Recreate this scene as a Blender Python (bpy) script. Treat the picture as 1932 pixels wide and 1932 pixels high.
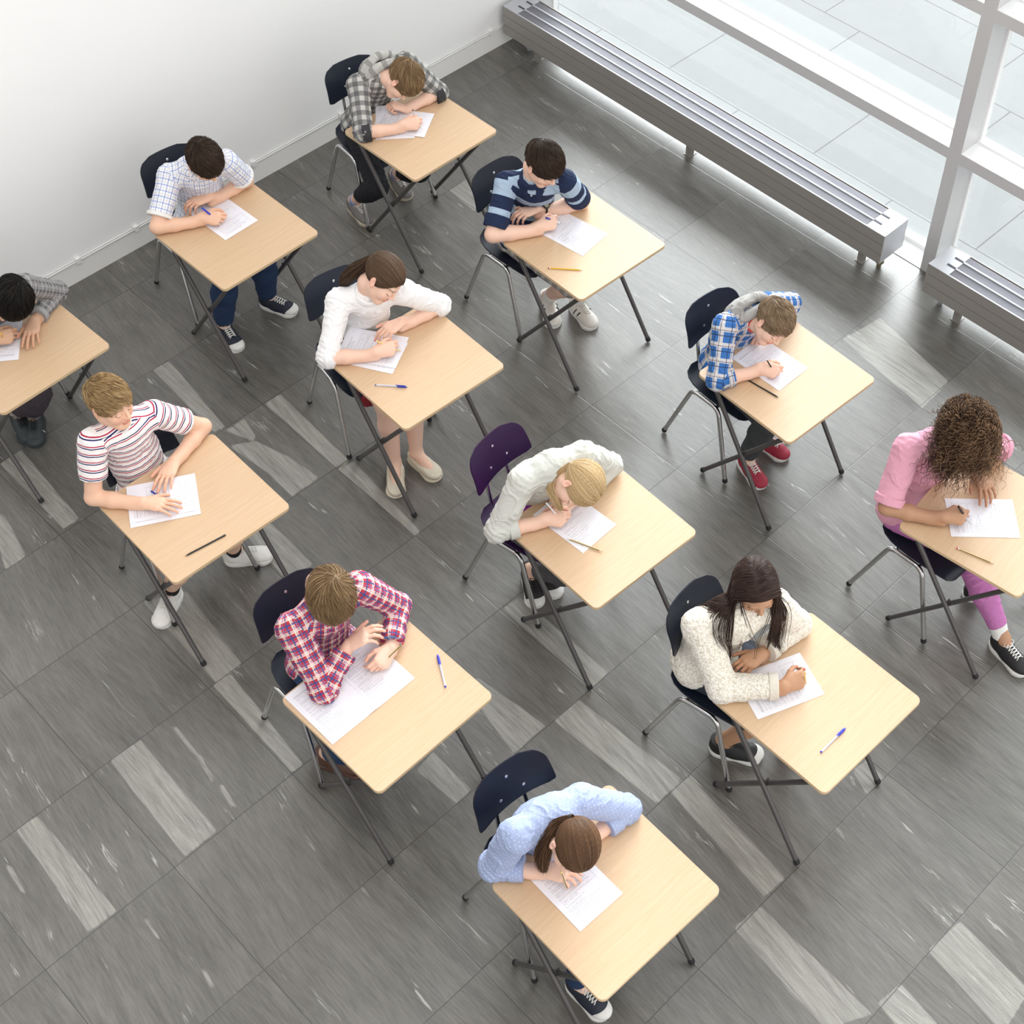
import bpy, math, json, random
import numpy as np
from mathutils import Vector, Matrix
for o in list(bpy.data.objects): bpy.data.objects.remove(o, do_unlink=True)
SC = bpy.context.scene
COL = SC.collection
PI = math.pi

# ------------------------------------------------------------ camera
cam = bpy.data.cameras.new('camera'); cam_o = bpy.data.objects.new('camera', cam); COL.objects.link(cam_o)
CR = [[0.705897, -0.535301, 0.463856], [-0.708193, -0.545483, 0.448231], [0.013087, -0.644904, -0.764151]]
cam_o.matrix_world = Matrix(((CR[0][0], -CR[0][1], -CR[0][2], 0), (CR[1][0], -CR[1][1], -CR[1][2], 0),
                             (CR[2][0], -CR[2][1], -CR[2][2], 5.93274), (0, 0, 0, 1)))
cam.sensor_width = 36; cam.lens = 2.88147 * 1000 / 1932 * 36
cam.shift_x = (966 - 1.11243 * 1000) / 1932; cam.shift_y = (0.86121 * 1000 - 966) / 1932
cam.clip_end = 100
SC.camera = cam_o

# ------------------------------------------------------------ world, lamps, exposure
SC.view_settings.view_transform = 'Standard'; SC.view_settings.look = 'None'
SC.view_settings.gamma = 1; SC.view_settings.use_curve_mapping = False
SC.view_settings.exposure = -0.16
w = bpy.data.worlds.new('daylight'); SC.world = w; w.use_nodes = True
nt = w.node_tree; nt.nodes.clear()
_o = nt.nodes.new('ShaderNodeOutputWorld'); _b = nt.nodes.new('ShaderNodeBackground')
_t = nt.nodes.new('ShaderNodeTexCoord'); _d = nt.nodes.new('ShaderNodeVectorMath'); _d.operation = 'DOT_PRODUCT'
_d.inputs[1].default_value = (0.741, 0.543, 0.395)
_r = nt.nodes.new('ShaderNodeValToRGB'); _r.color_ramp.interpolation = 'EASE'
_r.color_ramp.interpolation = 'LINEAR'
_r.color_ramp.elements[0].position = 0.0; _r.color_ramp.elements[0].color = (0.115, 0.110, 0.104, 1)
_r.color_ramp.elements[1].position = 1.0; _r.color_ramp.elements[1].color = (4.6, 4.7, 4.8, 1)
for _p, _c in ((.50, (.128, .125, .120)), (.68, (.175, .175, .173)), (.80, (.33, .335, .34)), (.88, (.72, .735, .75)), (.94, (2.2, 2.25, 2.3))):
    _e = _r.color_ramp.elements.new(_p); _e.color = (*_c, 1)
nt.links.new(_t.outputs['Generated'], _d.inputs[0]); nt.links.new(_d.outputs['Value'], _r.inputs[0])
_d2 = nt.nodes.new('ShaderNodeVectorMath'); _d2.operation = 'DOT_PRODUCT'; _d2.inputs[1].default_value = (0.1, -0.92, 0.38)  # second lobe added to the sky as fill for the white wall
_r2 = nt.nodes.new('ShaderNodeMapRange'); _r2.inputs[1].default_value = 0.1; _r2.inputs[2].default_value = 1.0; _r2.inputs[3].default_value = 0.0; _r2.inputs[4].default_value = 0.22
_m = nt.nodes.new('ShaderNodeMix'); _m.data_type = 'RGBA'; _m.blend_type = 'ADD'; _m.inputs[0].default_value = 1.0
nt.links.new(_t.outputs['Generated'], _d2.inputs[0]); nt.links.new(_d2.outputs['Value'], _r2.inputs[0])
nt.links.new(_r.outputs[0], _m.inputs[6]); nt.links.new(_r2.outputs[0], _m.inputs[7]); nt.links.new(_m.outputs[2], _b.inputs[0]); nt.links.new(_b.outputs[0], _o.inputs[0]); _b.inputs[1].default_value = 6.0
def area(name, loc, tgt, sx, sy, power, col):
    l = bpy.data.lights.new(name, 'AREA'); l.shape = 'RECTANGLE'; l.size = sx; l.size_y = sy; l.energy = power; l.color = col
    o = bpy.data.objects.new(name, l); COL.objects.link(o); o.location = loc
    o.rotation_euler = (Vector(tgt) - Vector(loc)).to_track_quat('-Z', 'Y').to_euler(); return o
area('overhead_fill', (1.0, 1.5, 8.0), (2.5, 3.2, 0.0), 3.0, 3.0, 120, (1.0, 0.97, 0.93))  # unseen fill light added overhead to brighten the hall, no real fitting

# ------------------------------------------------------------ helpers
def tag(o, label=None, cat=None, group=None, kind=None):
    if label: o['label'] = label
    if cat: o['category'] = cat
    if group: o['group'] = group
    if kind: o['kind'] = kind
    return o
def empty(name, loc, rz=0):
    o = bpy.data.objects.new(name, None); o.location = loc; o.rotation_euler = (0, 0, rz); COL.objects.link(o); return o
def mesh_obj(name, V, F, mat, parent=None, smooth=True, attrs=None, sharp=None):
    me = bpy.data.meshes.new(name)
    V = np.asarray(V, dtype=np.float32)
    if isinstance(F, np.ndarray) and F.ndim == 2:
        n = len(F); k = F.shape[1]
        me.vertices.add(len(V)); me.vertices.foreach_set('co', V.ravel())
        me.loops.add(n * k); me.loops.foreach_set('vertex_index', F.astype(np.int32).ravel())
        me.polygons.add(n); me.polygons.foreach_set('loop_start', np.arange(0, n * k, k, dtype=np.int32))
        me.update(calc_edges=True)
    else:
        me.from_pydata([tuple(map(float, v)) for v in V], [], [list(map(int, f)) for f in F]); me.update()
    if attrs:
        for an, (tp, arr) in attrs.items():
            dom = 'CORNER' if tp == 'CORNER' else 'POINT'; tp = 'FLOAT_VECTOR' if tp == 'CORNER' else tp
            a = me.attributes.new(an, tp, dom)
            if tp == 'FLOAT_COLOR': a.data.foreach_set('color', np.asarray(arr, np.float32).ravel())
            elif tp == 'FLOAT_VECTOR': a.data.foreach_set('vector', np.asarray(arr, np.float32).ravel())
            else: a.data.foreach_set('value', np.asarray(arr, np.float32).ravel())
    me.polygons.foreach_set('use_smooth', np.full(len(me.polygons), bool(smooth)))
    if sharp:
        try: me.set_sharp_from_angle(angle=math.radians(sharp))
        except Exception: pass
    o = bpy.data.objects.new(name, me)
    for m in (mat if isinstance(mat, (list, tuple)) else [mat]): me.materials.append(m)
    COL.objects.link(o)
    if parent: o.parent = parent
    return o
class MB:
    def __init__(s): s.v = []; s.f = []
    def add(s, V, F):
        b = len(s.v); s.v += [tuple(v) for v in V]; s.f += [[i + b for i in f] for f in F]; return s
    def box(s, lo, hi):
        (a, b, c), (d, e, f) = lo, hi
        return s.add([(a,b,c),(d,b,c),(d,e,c),(a,e,c),(a,b,f),(d,b,f),(d,e,f),(a,e,f)],
                     [(0,3,2,1),(4,5,6,7),(0,1,5,4),(1,2,6,5),(2,3,7,6),(3,0,4,7)])
    def tube(s, pts, r, n=12, flat=1.0, caps=True):
        pts = [Vector(p) for p in pts]; rs = r if isinstance(r, (list, tuple)) else [r] * len(pts)
        V = []; F = []; t0 = (pts[1] - pts[0]).normalized(); u = t0.orthogonal().normalized()
        for i, p in enumerate(pts):
            if i == 0: t = pts[1] - pts[0]
            elif i == len(pts) - 1: t = pts[-1] - pts[-2]
            else: t = (pts[i + 1] - pts[i]).normalized() + (pts[i] - pts[i - 1]).normalized()
            t.normalize(); u = (u - t * u.dot(t)).normalized(); w_ = t.cross(u)
            for k in range(n):
                a = 2 * PI * k / n; V.append(p + (u * math.cos(a) + w_ * math.sin(a) * flat) * rs[i])
        for i in range(len(pts) - 1):
            for k in range(n):
                F.append((i*n+k, i*n+(k+1)%n, (i+1)*n+(k+1)%n, (i+1)*n+k))
        if caps: F.append(tuple(reversed(range(n)))); F.append(tuple(range((len(pts)-1)*n, len(pts)*n)))
        return s.add(V, F)
    def build(s, name, mat, parent=None, smooth=False, sharp=None):
        return mesh_obj(name, s.v, s.f, mat, parent, smooth or bool(sharp), sharp=sharp)
def arc_path(pts, rad, n=6):
    """polyline with rounded corners"""
    P = [Vector(p) for p in pts]; out = [P[0]]
    for i in range(1, len(P) - 1):
        a = (P[i-1] - P[i]); b = (P[i+1] - P[i]); d = min(rad, a.length * .49, b.length * .49)
        p0 = P[i] + a.normalized() * d; p2 = P[i] + b.normalized() * d
        for k in range(n + 1):
            t = k / n; out.append(p0 * (1-t)**2 + P[i] * 2 * t * (1-t) + p2 * t * t)
    out.append(P[-1]); return out
def rrect(w_, d_, r, n=6):
    o = []
    for cx, cy, a0 in ((w_/2-r, d_/2-r, 0), (-w_/2+r, d_/2-r, PI/2), (-w_/2+r, -d_/2+r, PI), (w_/2-r, -d_/2+r, 1.5*PI)):
        for k in range(n + 1):
            a = a0 + PI/2*k/n; o.append((cx + r*math.cos(a), cy + r*math.sin(a)))
    return o
def prism_rings(rings):
    """rings: list of (outline2d, z); closed caps"""
    V = []; F = []; n = len(rings[0][0])
    for o, z in rings: V += [(x, y, z) for x, y in o]
    for i in range(len(rings)-1):
        for k in range(n): F.append((i*n+k, i*n+(k+1)%n, (i+1)*n+(k+1)%n, (i+1)*n+k))
    F.append(tuple(reversed(range(n)))); F.append(tuple(range((len(rings)-1)*n, len(rings)*n)))
    return V, F

# ------------------------------------------------------------ material helpers
class NT:
    def __init__(s, name, rough=.5, metal=0., spec=.5, col=(.8,.8,.8), coat=0.):
        s.m = bpy.data.materials.new(name); s.m.use_nodes = True; s.t = s.m.node_tree
        s.b = s.t.nodes['Principled BSDF']
        s.b.inputs['Roughness'].default_value = rough; s.b.inputs['Metallic'].default_value = metal
        s.b.inputs['Base Color'].default_value = (*col, 1); s.b.inputs['Specular IOR Level'].default_value = spec
        s.b.inputs['Coat Weight'].default_value = coat
        s.m.diffuse_color = (*col, 1)
    def n(s, typ, **kw):
        x = s.t.nodes.new('ShaderNode' + typ)
        for k, v in kw.items(): setattr(x, k, v)
        return x
    def put(s, sock, v):
        if isinstance(v, bpy.types.NodeSocket): s.t.links.new(v, sock)
        elif v is not None:
            if hasattr(sock.default_value, '__len__') and not hasattr(v, '__len__'): v = (v,) * len(sock.default_value)
            if hasattr(sock.default_value, '__len__') and len(sock.default_value) == 4 and len(v) == 3: v = (*v, 1)
            sock.default_value = v
    def math(s, op, a, b=None, c=None, clamp=False):
        x = s.n('Math', operation=op); x.use_clamp = clamp
        for i, v in enumerate((a, b, c)):
            if v is not None: s.put(x.inputs[i], v)
        return x.outputs[0]
    def vmath(s, op, a, b=None):
        x = s.n('VectorMath', operation=op); s.put(x.inputs[0], a)
        if b is not None: s.put(x.inputs[1], b)
        return x.outputs[0]
    def mix(s, f, a, b, mode='MIX'):
        x = s.n('Mix', data_type='RGBA', blend_type=mode); s.put(x.inputs[0], f); s.put(x.inputs[6], a); s.put(x.inputs[7], b)
        return x.outputs[2]
    def noise(s, vec, scale, detail=3, rough=.55, dim='3D', out=0):
        x = s.n('TexNoise', noise_dimensions=dim); s.put(x.inputs['Vector'], vec); s.put(x.inputs['Scale'], scale)
        x.inputs['Detail'].default_value = detail; x.inputs['Roughness'].default_value = rough; return x.outputs[out]
    def ramp(s, f, stops, mode='LINEAR'):
        x = s.n('ValToRGB'); x.color_ramp.interpolation = mode; e = x.color_ramp.elements
        while len(e) < len(stops): e.new(.5)
        for i, (p, c) in enumerate(stops):
            e[i].position = p; c = (c,)*3 if not hasattr(c, '__len__') else c; e[i].color = (*c, 1)
        s.put(x.inputs[0], f); return x.outputs[0]
    def attr(s, name, out='Vector'):
        x = s.n('Attribute', attribute_name=name); return x.outputs[out]
    def obj(s): return s.n('TexCoord').outputs['Object']
    def sep(s, v):
        x = s.n('SeparateXYZ'); s.put(x.inputs[0], v); return x.outputs
    def comb(s, a, b, c=0.):
        x = s.n('CombineXYZ')
        for i, v in enumerate((a, b, c)): s.put(x.inputs[i], v)
        return x.outputs[0]
    def map(s, v, sc=(1,1,1), loc=(0,0,0), rot=(0,0,0)):
        x = s.n('Mapping'); s.put(x.inputs[0], v); x.inputs['Scale'].default_value = sc
        x.inputs['Location'].default_value = loc; x.inputs['Rotation'].default_value = rot; return x.outputs[0]
    def col(s, v): s.put(s.b.inputs['Base Color'], v); return s
    def bump(s, h, strength=.3, dist=.002):
        x = s.n('Bump'); x.inputs['Strength'].default_value = strength; x.inputs['Distance'].default_value = dist
        s.put(x.inputs['Height'], h); s.t.links.new(x.outputs[0], s.b.inputs['Normal']); return s
def flat(name, col, rough=.5, metal=0., spec=.5, coat=0., nz=0., scale=60):
    s = NT(name, rough, metal, spec, col, coat)
    if nz:
        f = s.noise(s.obj(), scale, 3)
        s.col(s.mix(f, tuple(c*(1-nz) for c in col), tuple(min(1, c*(1+nz)) for c in col)))
    return s.m
def hexc(h):
    h = h.lstrip('#'); r = [int(h[i:i+2], 16)/255 for i in (0, 2, 4)]
    return tuple(c/12.92 if c <= .04045 else ((c+.055)/1.055)**2.4 for c in r)

D = json.loads('''{"desks":{"A":[4.1453,5.331,0.0096],"B":[2.933,5.3555,0.0132],"C":[4.1427,4.0737,-0.0231],"D":[2.9862,4.029,-0.037],"E":[1.7201,5.4055,0.0446],"F":[1.7439,4.0593,-0.0176],"G":[2.9057,2.735,-0.0401],"H":[4.1692,2.7565,-0.0473],"I":[4.1568,1.5841,0.1058],"J":[1.7158,2.7375,0.0155],"K":[2.9151,1.5457,-0.0144],"L":[1.763,1.5789,-0.0276]},"chairs":{"A":[4.1607,5.7728,-0.1343],"B":[2.9801,5.8198,-0.0848],"C":[4.1532,4.5409,-0.0172],"D":[2.9945,4.4895,-0.2045],"E":[1.7076,5.8864,0.05],"F":[1.7437,4.315,-0.025],"G":[2.8972,3.1614,0.1224],"H":[4.2075,3.0875,-0.0717],"I":[4.1382,1.8217,-0.0204],"J":[1.7174,3.1768,-0.0586],"K":[2.8978,1.9829,0.1241],"L":[1.7796,1.9241,-0.0823]},"pose":{"A":{"P":[4.175,5.78,0.531],"N":[4.146,5.64,0.967],"H":[4.174,5.494,0.957],"sR":[4.009,5.667,0.915],"sL":[4.285,5.589,0.958],"eR":[3.885,5.493,0.766],"eL":[4.412,5.48,0.763],"wR":[4.065,5.384,0.764],"wL":[4.192,5.501,0.789],"hx":[-0.825,-0.473,0.309],"hy":[-0.079,-0.445,-0.892],"hz":[0.56,-0.76,0.33],"tR":[4.138,5.336,0.75],"tL":[4.127,5.546,0.8],"aR":[3.955,5.771,0.085],"oR":[3.935,5.601,0.03],"aL":[4.283,5.786,0.085],"oL":[4.23,5.587,0.03],"face":[4.112,5.387,0.91]},"B":{"P":[2.993,5.779,0.531],"N":[2.958,5.663,0.99],"H":[2.944,5.535,1.077],"sR":[2.836,5.728,0.926],"sL":[3.069,5.559,0.985],"eR":[2.652,5.627,0.766],"eL":[3.196,5.615,0.761],"wR":[2.85,5.516,0.765],"wL":[2.971,5.611,0.765],"hx":[-0.993,0.084,-0.078],"hy":[-0.005,-0.71,-0.704],"hz":[-0.115,-0.699,0.706],"tR":[2.905,5.453,0.75],"tL":[2.838,5.64,0.755],"aR":[2.81,5.481,0.085],"oR":[2.786,5.346,0.03],"aL":[3.11,5.487,0.085],"oL":[3.18,5.318,0.03],"face":[2.925,5.458,1.01]},"C":{"P":[4.157,4.49,0.531],"N":[4.103,4.388,1.002],"H":[4.088,4.308,1.122],"sR":[4.008,4.49,0.94],"sL":[4.186,4.252,0.989],"eR":[3.825,4.405,0.765],"eL":[4.328,4.278,0.762],"wR":[4.022,4.276,0.766],"wL":[4.112,4.374,0.764],"hx":[-0.992,-0.053,0.116],"hy":[-0.019,-0.838,-0.546],"hz":[0.126,-0.544,0.83],"tR":[4.122,4.239,0.75],"tL":[3.999,4.407,0.755],"aR":[4.205,4.406,0.085],"oR":[4.101,4.241,0.03],"aL":[4.301,4.271,0.085],"oL":[4.274,4.157,0.03],"face":[4.095,4.259,1.03]},"D":{"P":[3.013,4.487,0.531],"N":[2.999,4.359,0.984],"H":[3.02,4.266,1.084],"sR":[2.867,4.418,0.943],"sL":[3.114,4.262,0.947],"eR":[2.692,4.316,0.765],"eL":[3.298,4.212,0.763],"wR":[2.867,4.175,0.765],"wL":[3.078,4.241,0.765],"hx":[-0.823,-0.366,0.434],"hy":[0.055,-0.812,-0.581],"hz":[0.565,-0.454,0.689],"tR":[2.978,4.121,0.75],"tL":[2.976,4.238,0.755],"aR":[2.833,4.091,0.085],"oR":[2.771,4.013,0.03],"aL":[2.956,4.068,0.085],"oL":[2.954,3.954,0.03],"face":[2.994,4.179,1.03]},"E":{"P":[1.723,5.799,0.531],"N":[1.743,5.594,0.956],"H":[1.759,5.452,0.989],"sR":[1.61,5.627,0.892],"sL":[1.873,5.515,0.946],"eR":[1.449,5.454,0.774],"eL":[2.04,5.586,0.756],"wR":[1.638,5.485,0.757],"wL":[1.853,5.481,0.769],"hx":[-0.796,-0.214,0.566],"hy":[-0.487,-0.329,-0.809],"hz":[0.359,-0.92,0.157],"tR":[1.679,5.469,0.75],"tL":[1.741,5.354,0.75],"aR":[1.73,5.628,0.085],"oR":[1.649,5.5,0.03],"aL":[1.675,5.698,0.085],"oL":[1.651,5.602,0.03],"face":[1.705,5.363,0.95]},"F":{"P":[1.731,4.435,0.532],"N":[1.696,4.44,1.018],"H":[1.671,4.415,1.159],"sR":[1.546,4.422,1.002],"sL":[1.841,4.407,0.964],"eR":[1.45,4.371,0.76],"eL":[2.025,4.372,0.763],"wR":[1.582,4.196,0.772],"wL":[1.815,4.295,0.772],"hx":[-0.962,-0.235,0.136],"hy":[0.23,-0.972,-0.05],"hz":[0.144,-0.017,0.989],"tR":[1.675,4.079,0.75],"tL":[1.68,4.21,0.75],"aR":[1.589,4.23,0.085],"oR":[1.441,4.13,0.03],"aL":[1.932,4.207,0.085],"oL":[2.03,4.132,0.03],"face":[1.707,4.342,1.08]},"G":{"P":[2.885,3.107,0.533],"N":[2.86,2.989,0.988],"H":[2.864,2.832,0.981],"sR":[2.718,3.014,0.968],"sL":[2.996,2.937,0.966],"eR":[2.57,3.015,0.763],"eL":[3.164,2.93,0.771],"wR":[2.744,2.914,0.764],"wL":[2.928,2.904,0.76],"hx":[-0.813,-0.051,0.58],"hy":[-0.532,-0.342,-0.775],"hz":[0.237,-0.938,0.251],"tR":[2.808,2.849,0.75],"tL":[2.825,2.921,0.75],"aR":[2.854,3.134,0.085],"oR":[2.815,3.072,0.03],"aL":[2.931,3.123,0.085],"oL":[2.902,3.043,0.03],"face":[2.814,2.798,0.89]},"H":{"P":[4.202,3.139,0.531],"N":[4.168,3.025,0.964],"H":[4.17,2.884,0.988],"sR":[4.027,3.038,0.949],"sL":[4.305,3.011,0.922],"eR":[3.89,2.946,0.766],"eL":[4.513,3.031,0.773],"wR":[4.072,2.851,0.763],"wL":[4.294,2.977,0.766],"hx":[-0.9,0.03,0.434],"hy":[-0.273,-0.815,-0.511],"hz":[0.338,-0.579,0.742],"tR":[4.117,2.781,0.75],"tL":[4.196,2.991,0.755],"aR":[4.118,2.878,0.085],"oR":[4.076,2.747,0.03],"aL":[4.296,2.926,0.085],"oL":[4.297,2.877,0.03],"face":[4.106,2.807,0.95]},"I":{"P":[4.138,1.946,0.529],"N":[4.154,1.922,0.999],"H":[4.13,1.809,1.111],"sR":[4.015,1.988,0.969],"sL":[4.279,1.838,0.939],"eR":[3.852,1.929,0.764],"eL":[4.489,1.771,0.764],"wR":[3.969,1.72,0.765],"wL":[4.281,1.758,0.778],"hx":[-0.903,0.355,0.24],"hy":[-0.429,-0.739,-0.519],"hz":[-0.007,-0.572,0.82],"tR":[4.058,1.628,0.75],"tL":[4.194,1.628,0.75],"aR":[4.291,1.603,0.085],"oR":[4.373,1.586,0.03],"aL":[4.128,1.336,0.085],"oL":[4.098,1.187,0.03],"face":[4.071,1.734,1.05]},"J":{"P":[1.729,3.189,0.532],"N":[1.726,3.113,1.015],"H":[1.724,3.048,1.103],"sR":[1.581,3.11,0.956],"sL":[1.868,3.051,1.003],"eR":[1.547,2.919,0.769],"eL":[2.005,3.01,0.778],"wR":[1.719,2.957,0.85],"wL":[1.855,2.873,0.783],"hx":[-0.944,0.225,0.24],"hy":[-0.319,-0.442,-0.839],"hz":[-0.083,-0.868,0.489],"tR":[1.815,2.903,0.95],"tL":[1.764,2.838,0.75],"aR":[1.566,3.045,0.085],"oR":[1.597,2.993,0.03],"aL":[1.783,3.012,0.085],"oL":[1.782,2.948,0.03],"face":[1.693,2.994,1.01]},"K":{"P":[2.888,2.015,0.532],"N":[2.849,1.954,1.013],"H":[2.893,1.899,1.152],"sR":[2.709,2.003,0.963],"sL":[2.973,1.858,0.994],"eR":[2.664,1.825,0.768],"eL":[3.107,1.815,0.764],"wR":[2.835,1.656,0.771],"wL":[2.891,1.813,0.768],"hx":[-0.79,0.413,0.453],"hy":[-0.491,-0.869,-0.065],"hz":[0.367,-0.274,0.889],"tR":[2.95,1.612,0.75],"tL":[2.787,1.827,0.755],"aR":[3.06,1.696,0.085],"oR":[3.122,1.604,0.03],"aL":[2.821,1.887,0.085],"oL":[2.815,1.817,0.03],"face":[2.868,1.846,1.05]},"L":{"P":[1.766,1.922,0.533],"N":[1.728,1.83,0.986],"H":[1.697,1.681,1.012],"sR":[1.587,1.852,0.996],"sL":[1.862,1.812,0.937],"eR":[1.523,1.911,0.763],"eL":[2.027,1.73,0.759],"wR":[1.635,1.768,0.777],"wL":[1.86,1.741,0.774],"hx":[-0.86,0.389,0.331],"hy":[-0.499,-0.501,-0.707],"hz":[-0.11,-0.773,0.625],"tR":[1.691,1.674,0.76],"tL":[1.791,1.778,0.75],"aR":[1.63,1.582,0.085],"oR":[1.631,1.478,0.03],"aL":[1.902,1.675,0.085],"oL":[1.909,1.592,0.03],"face":[1.678,1.613,0.93]}},"pens":{"A":[[4.131,5.364,0.853],[4.18,5.41,0.73]],"B":[[2.854,5.503,0.847],[2.92,5.453,0.728]],"C":[[4.059,4.262,0.824],[4.161,4.253,0.728]],"C2":[[3.88,4.064,0.7295],[3.994,3.933,0.7295]],"D":[[2.877,4.189,0.84],[2.985,4.134,0.728]],"D2":[[2.758,4.055,0.7295],[2.854,3.942,0.7295]],"E":[[1.663,5.42,0.853],[1.693,5.497,0.728]],"F":[[1.652,4.239,0.735],[1.674,4.114,0.76]],"F2":[[1.554,3.858,0.7295],[1.744,3.83,0.7295]],"G":[[2.759,2.916,0.873],[2.811,2.856,0.728]],"G2":[[2.766,2.794,0.733],[2.826,2.64,0.7295]],"H":[[4.074,2.82,0.863],[4.134,2.793,0.728]],"H2":[[4.016,2.88,0.7295],[4.035,2.69,0.7295]],"I":[[4.011,1.686,0.845],[4.062,1.629,0.728]],"I2":[[3.913,1.597,0.7295],[3.96,1.435,0.7295]],"J":[[1.878,2.814,0.854],[1.768,2.866,0.728]],"J2":[[1.986,2.745,0.7295],[1.909,2.611,0.7295]],"K":[[2.9,1.62,0.874],[2.932,1.613,0.728]],"K2":[[2.89,1.381,0.7295],[2.741,1.381,0.7295]],"L":[[1.643,1.686,0.876],[1.658,1.67,0.728]]},"bands":[[[0.895,3.721],[1.047,3.709],[1.028,3.125],[0.864,3.122]],[[0.435,3.719],[0.535,3.71],[0.53,3.122],[0.4,3.126]],[[1.439,3.717],[1.531,3.707],[1.479,3.116],[1.418,3.122]],[[1.477,4.32],[1.656,4.221],[1.598,3.711],[1.457,3.722]],[[2.372,5.538],[2.47,5.521],[2.404,4.936],[2.339,4.946]],[[2.388,4.915],[2.506,4.91],[2.477,4.773],[2.443,4.761]],[[2.34,4.817],[2.457,4.747],[2.515,4.537],[2.536,4.332],[2.368,4.333],[2.371,4.538]],[[2.65,4.92],[2.748,4.918],[2.714,4.307],[2.638,4.328]],[[2.637,4.312],[2.728,4.294],[2.673,3.715],[2.637,3.716]],[[2.054,4.306],[2.187,4.267],[2.178,3.926],[2.032,3.975]],[[2.516,1.91],[2.629,1.901],[2.566,1.306],[2.441,1.313]],[[2.253,1.315],[2.398,1.297],[2.373,0.703],[2.199,0.792]],[[2.733,0.703],[2.925,0.683],[2.887,0.321],[2.674,0.3]],[[2.425,0.715],[2.55,0.698],[2.523,0.481],[2.399,0.573]],[[3.154,1.421],[3.233,1.409],[3.22,1.304],[3.101,1.305]],[[2.649,3.104],[2.753,3.1],[2.755,2.514],[2.64,2.505]],[[2.237,2.924],[2.314,2.908],[2.359,2.516],[2.166,2.515]],[[2.404,2.511],[2.556,2.508],[2.593,1.915],[2.432,1.91]],[[1.805,2.752],[1.917,2.769],[1.917,2.515],[1.828,2.514]],[[1.45,5.523],[1.577,5.533],[1.537,4.945],[1.451,4.95]],[[1.26,5.306],[1.289,5.209],[1.232,4.926],[1.119,4.928]],[[4.469,5.523],[4.619,5.537],[4.497,5.279],[4.452,5.284]],[[5.179,3.104],[5.455,3.063],[5.336,2.508],[5.081,2.492]],[[2.659,2.497],[2.667,2.479],[2.652,2.413],[2.638,2.417]],[[1.185,3.679],[1.197,3.652],[1.187,3.459],[1.174,3.5]],[[1.18,3.494],[1.193,3.467],[1.156,3.307],[1.149,3.334]],[[1.159,3.29],[1.174,3.282],[1.152,3.158],[1.136,3.173]],[[0.588,3.023],[0.602,3.009],[0.588,2.899],[0.579,2.913]],[[0.634,2.692],[0.641,2.668],[0.624,2.578],[0.612,2.601]],[[0.318,3.62],[0.334,3.585],[0.311,3.448],[0.304,3.467]],[[1.383,3.868],[1.396,3.84],[1.401,3.725],[1.391,3.742]],[[0.209,3.441],[0.211,3.414],[0.194,3.29],[0.19,3.305]],[[1.29,2.514],[1.302,2.496],[1.287,2.371],[1.284,2.398]],[[3.128,1.421],[3.132,1.403],[3.101,1.357],[3.096,1.375]],[[3.016,0.92],[3.023,0.9],[3.018,0.828],[3.008,0.85]],[[2.889,1.308],[2.897,1.293],[2.879,1.237],[2.874,1.254]]]}''')

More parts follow.
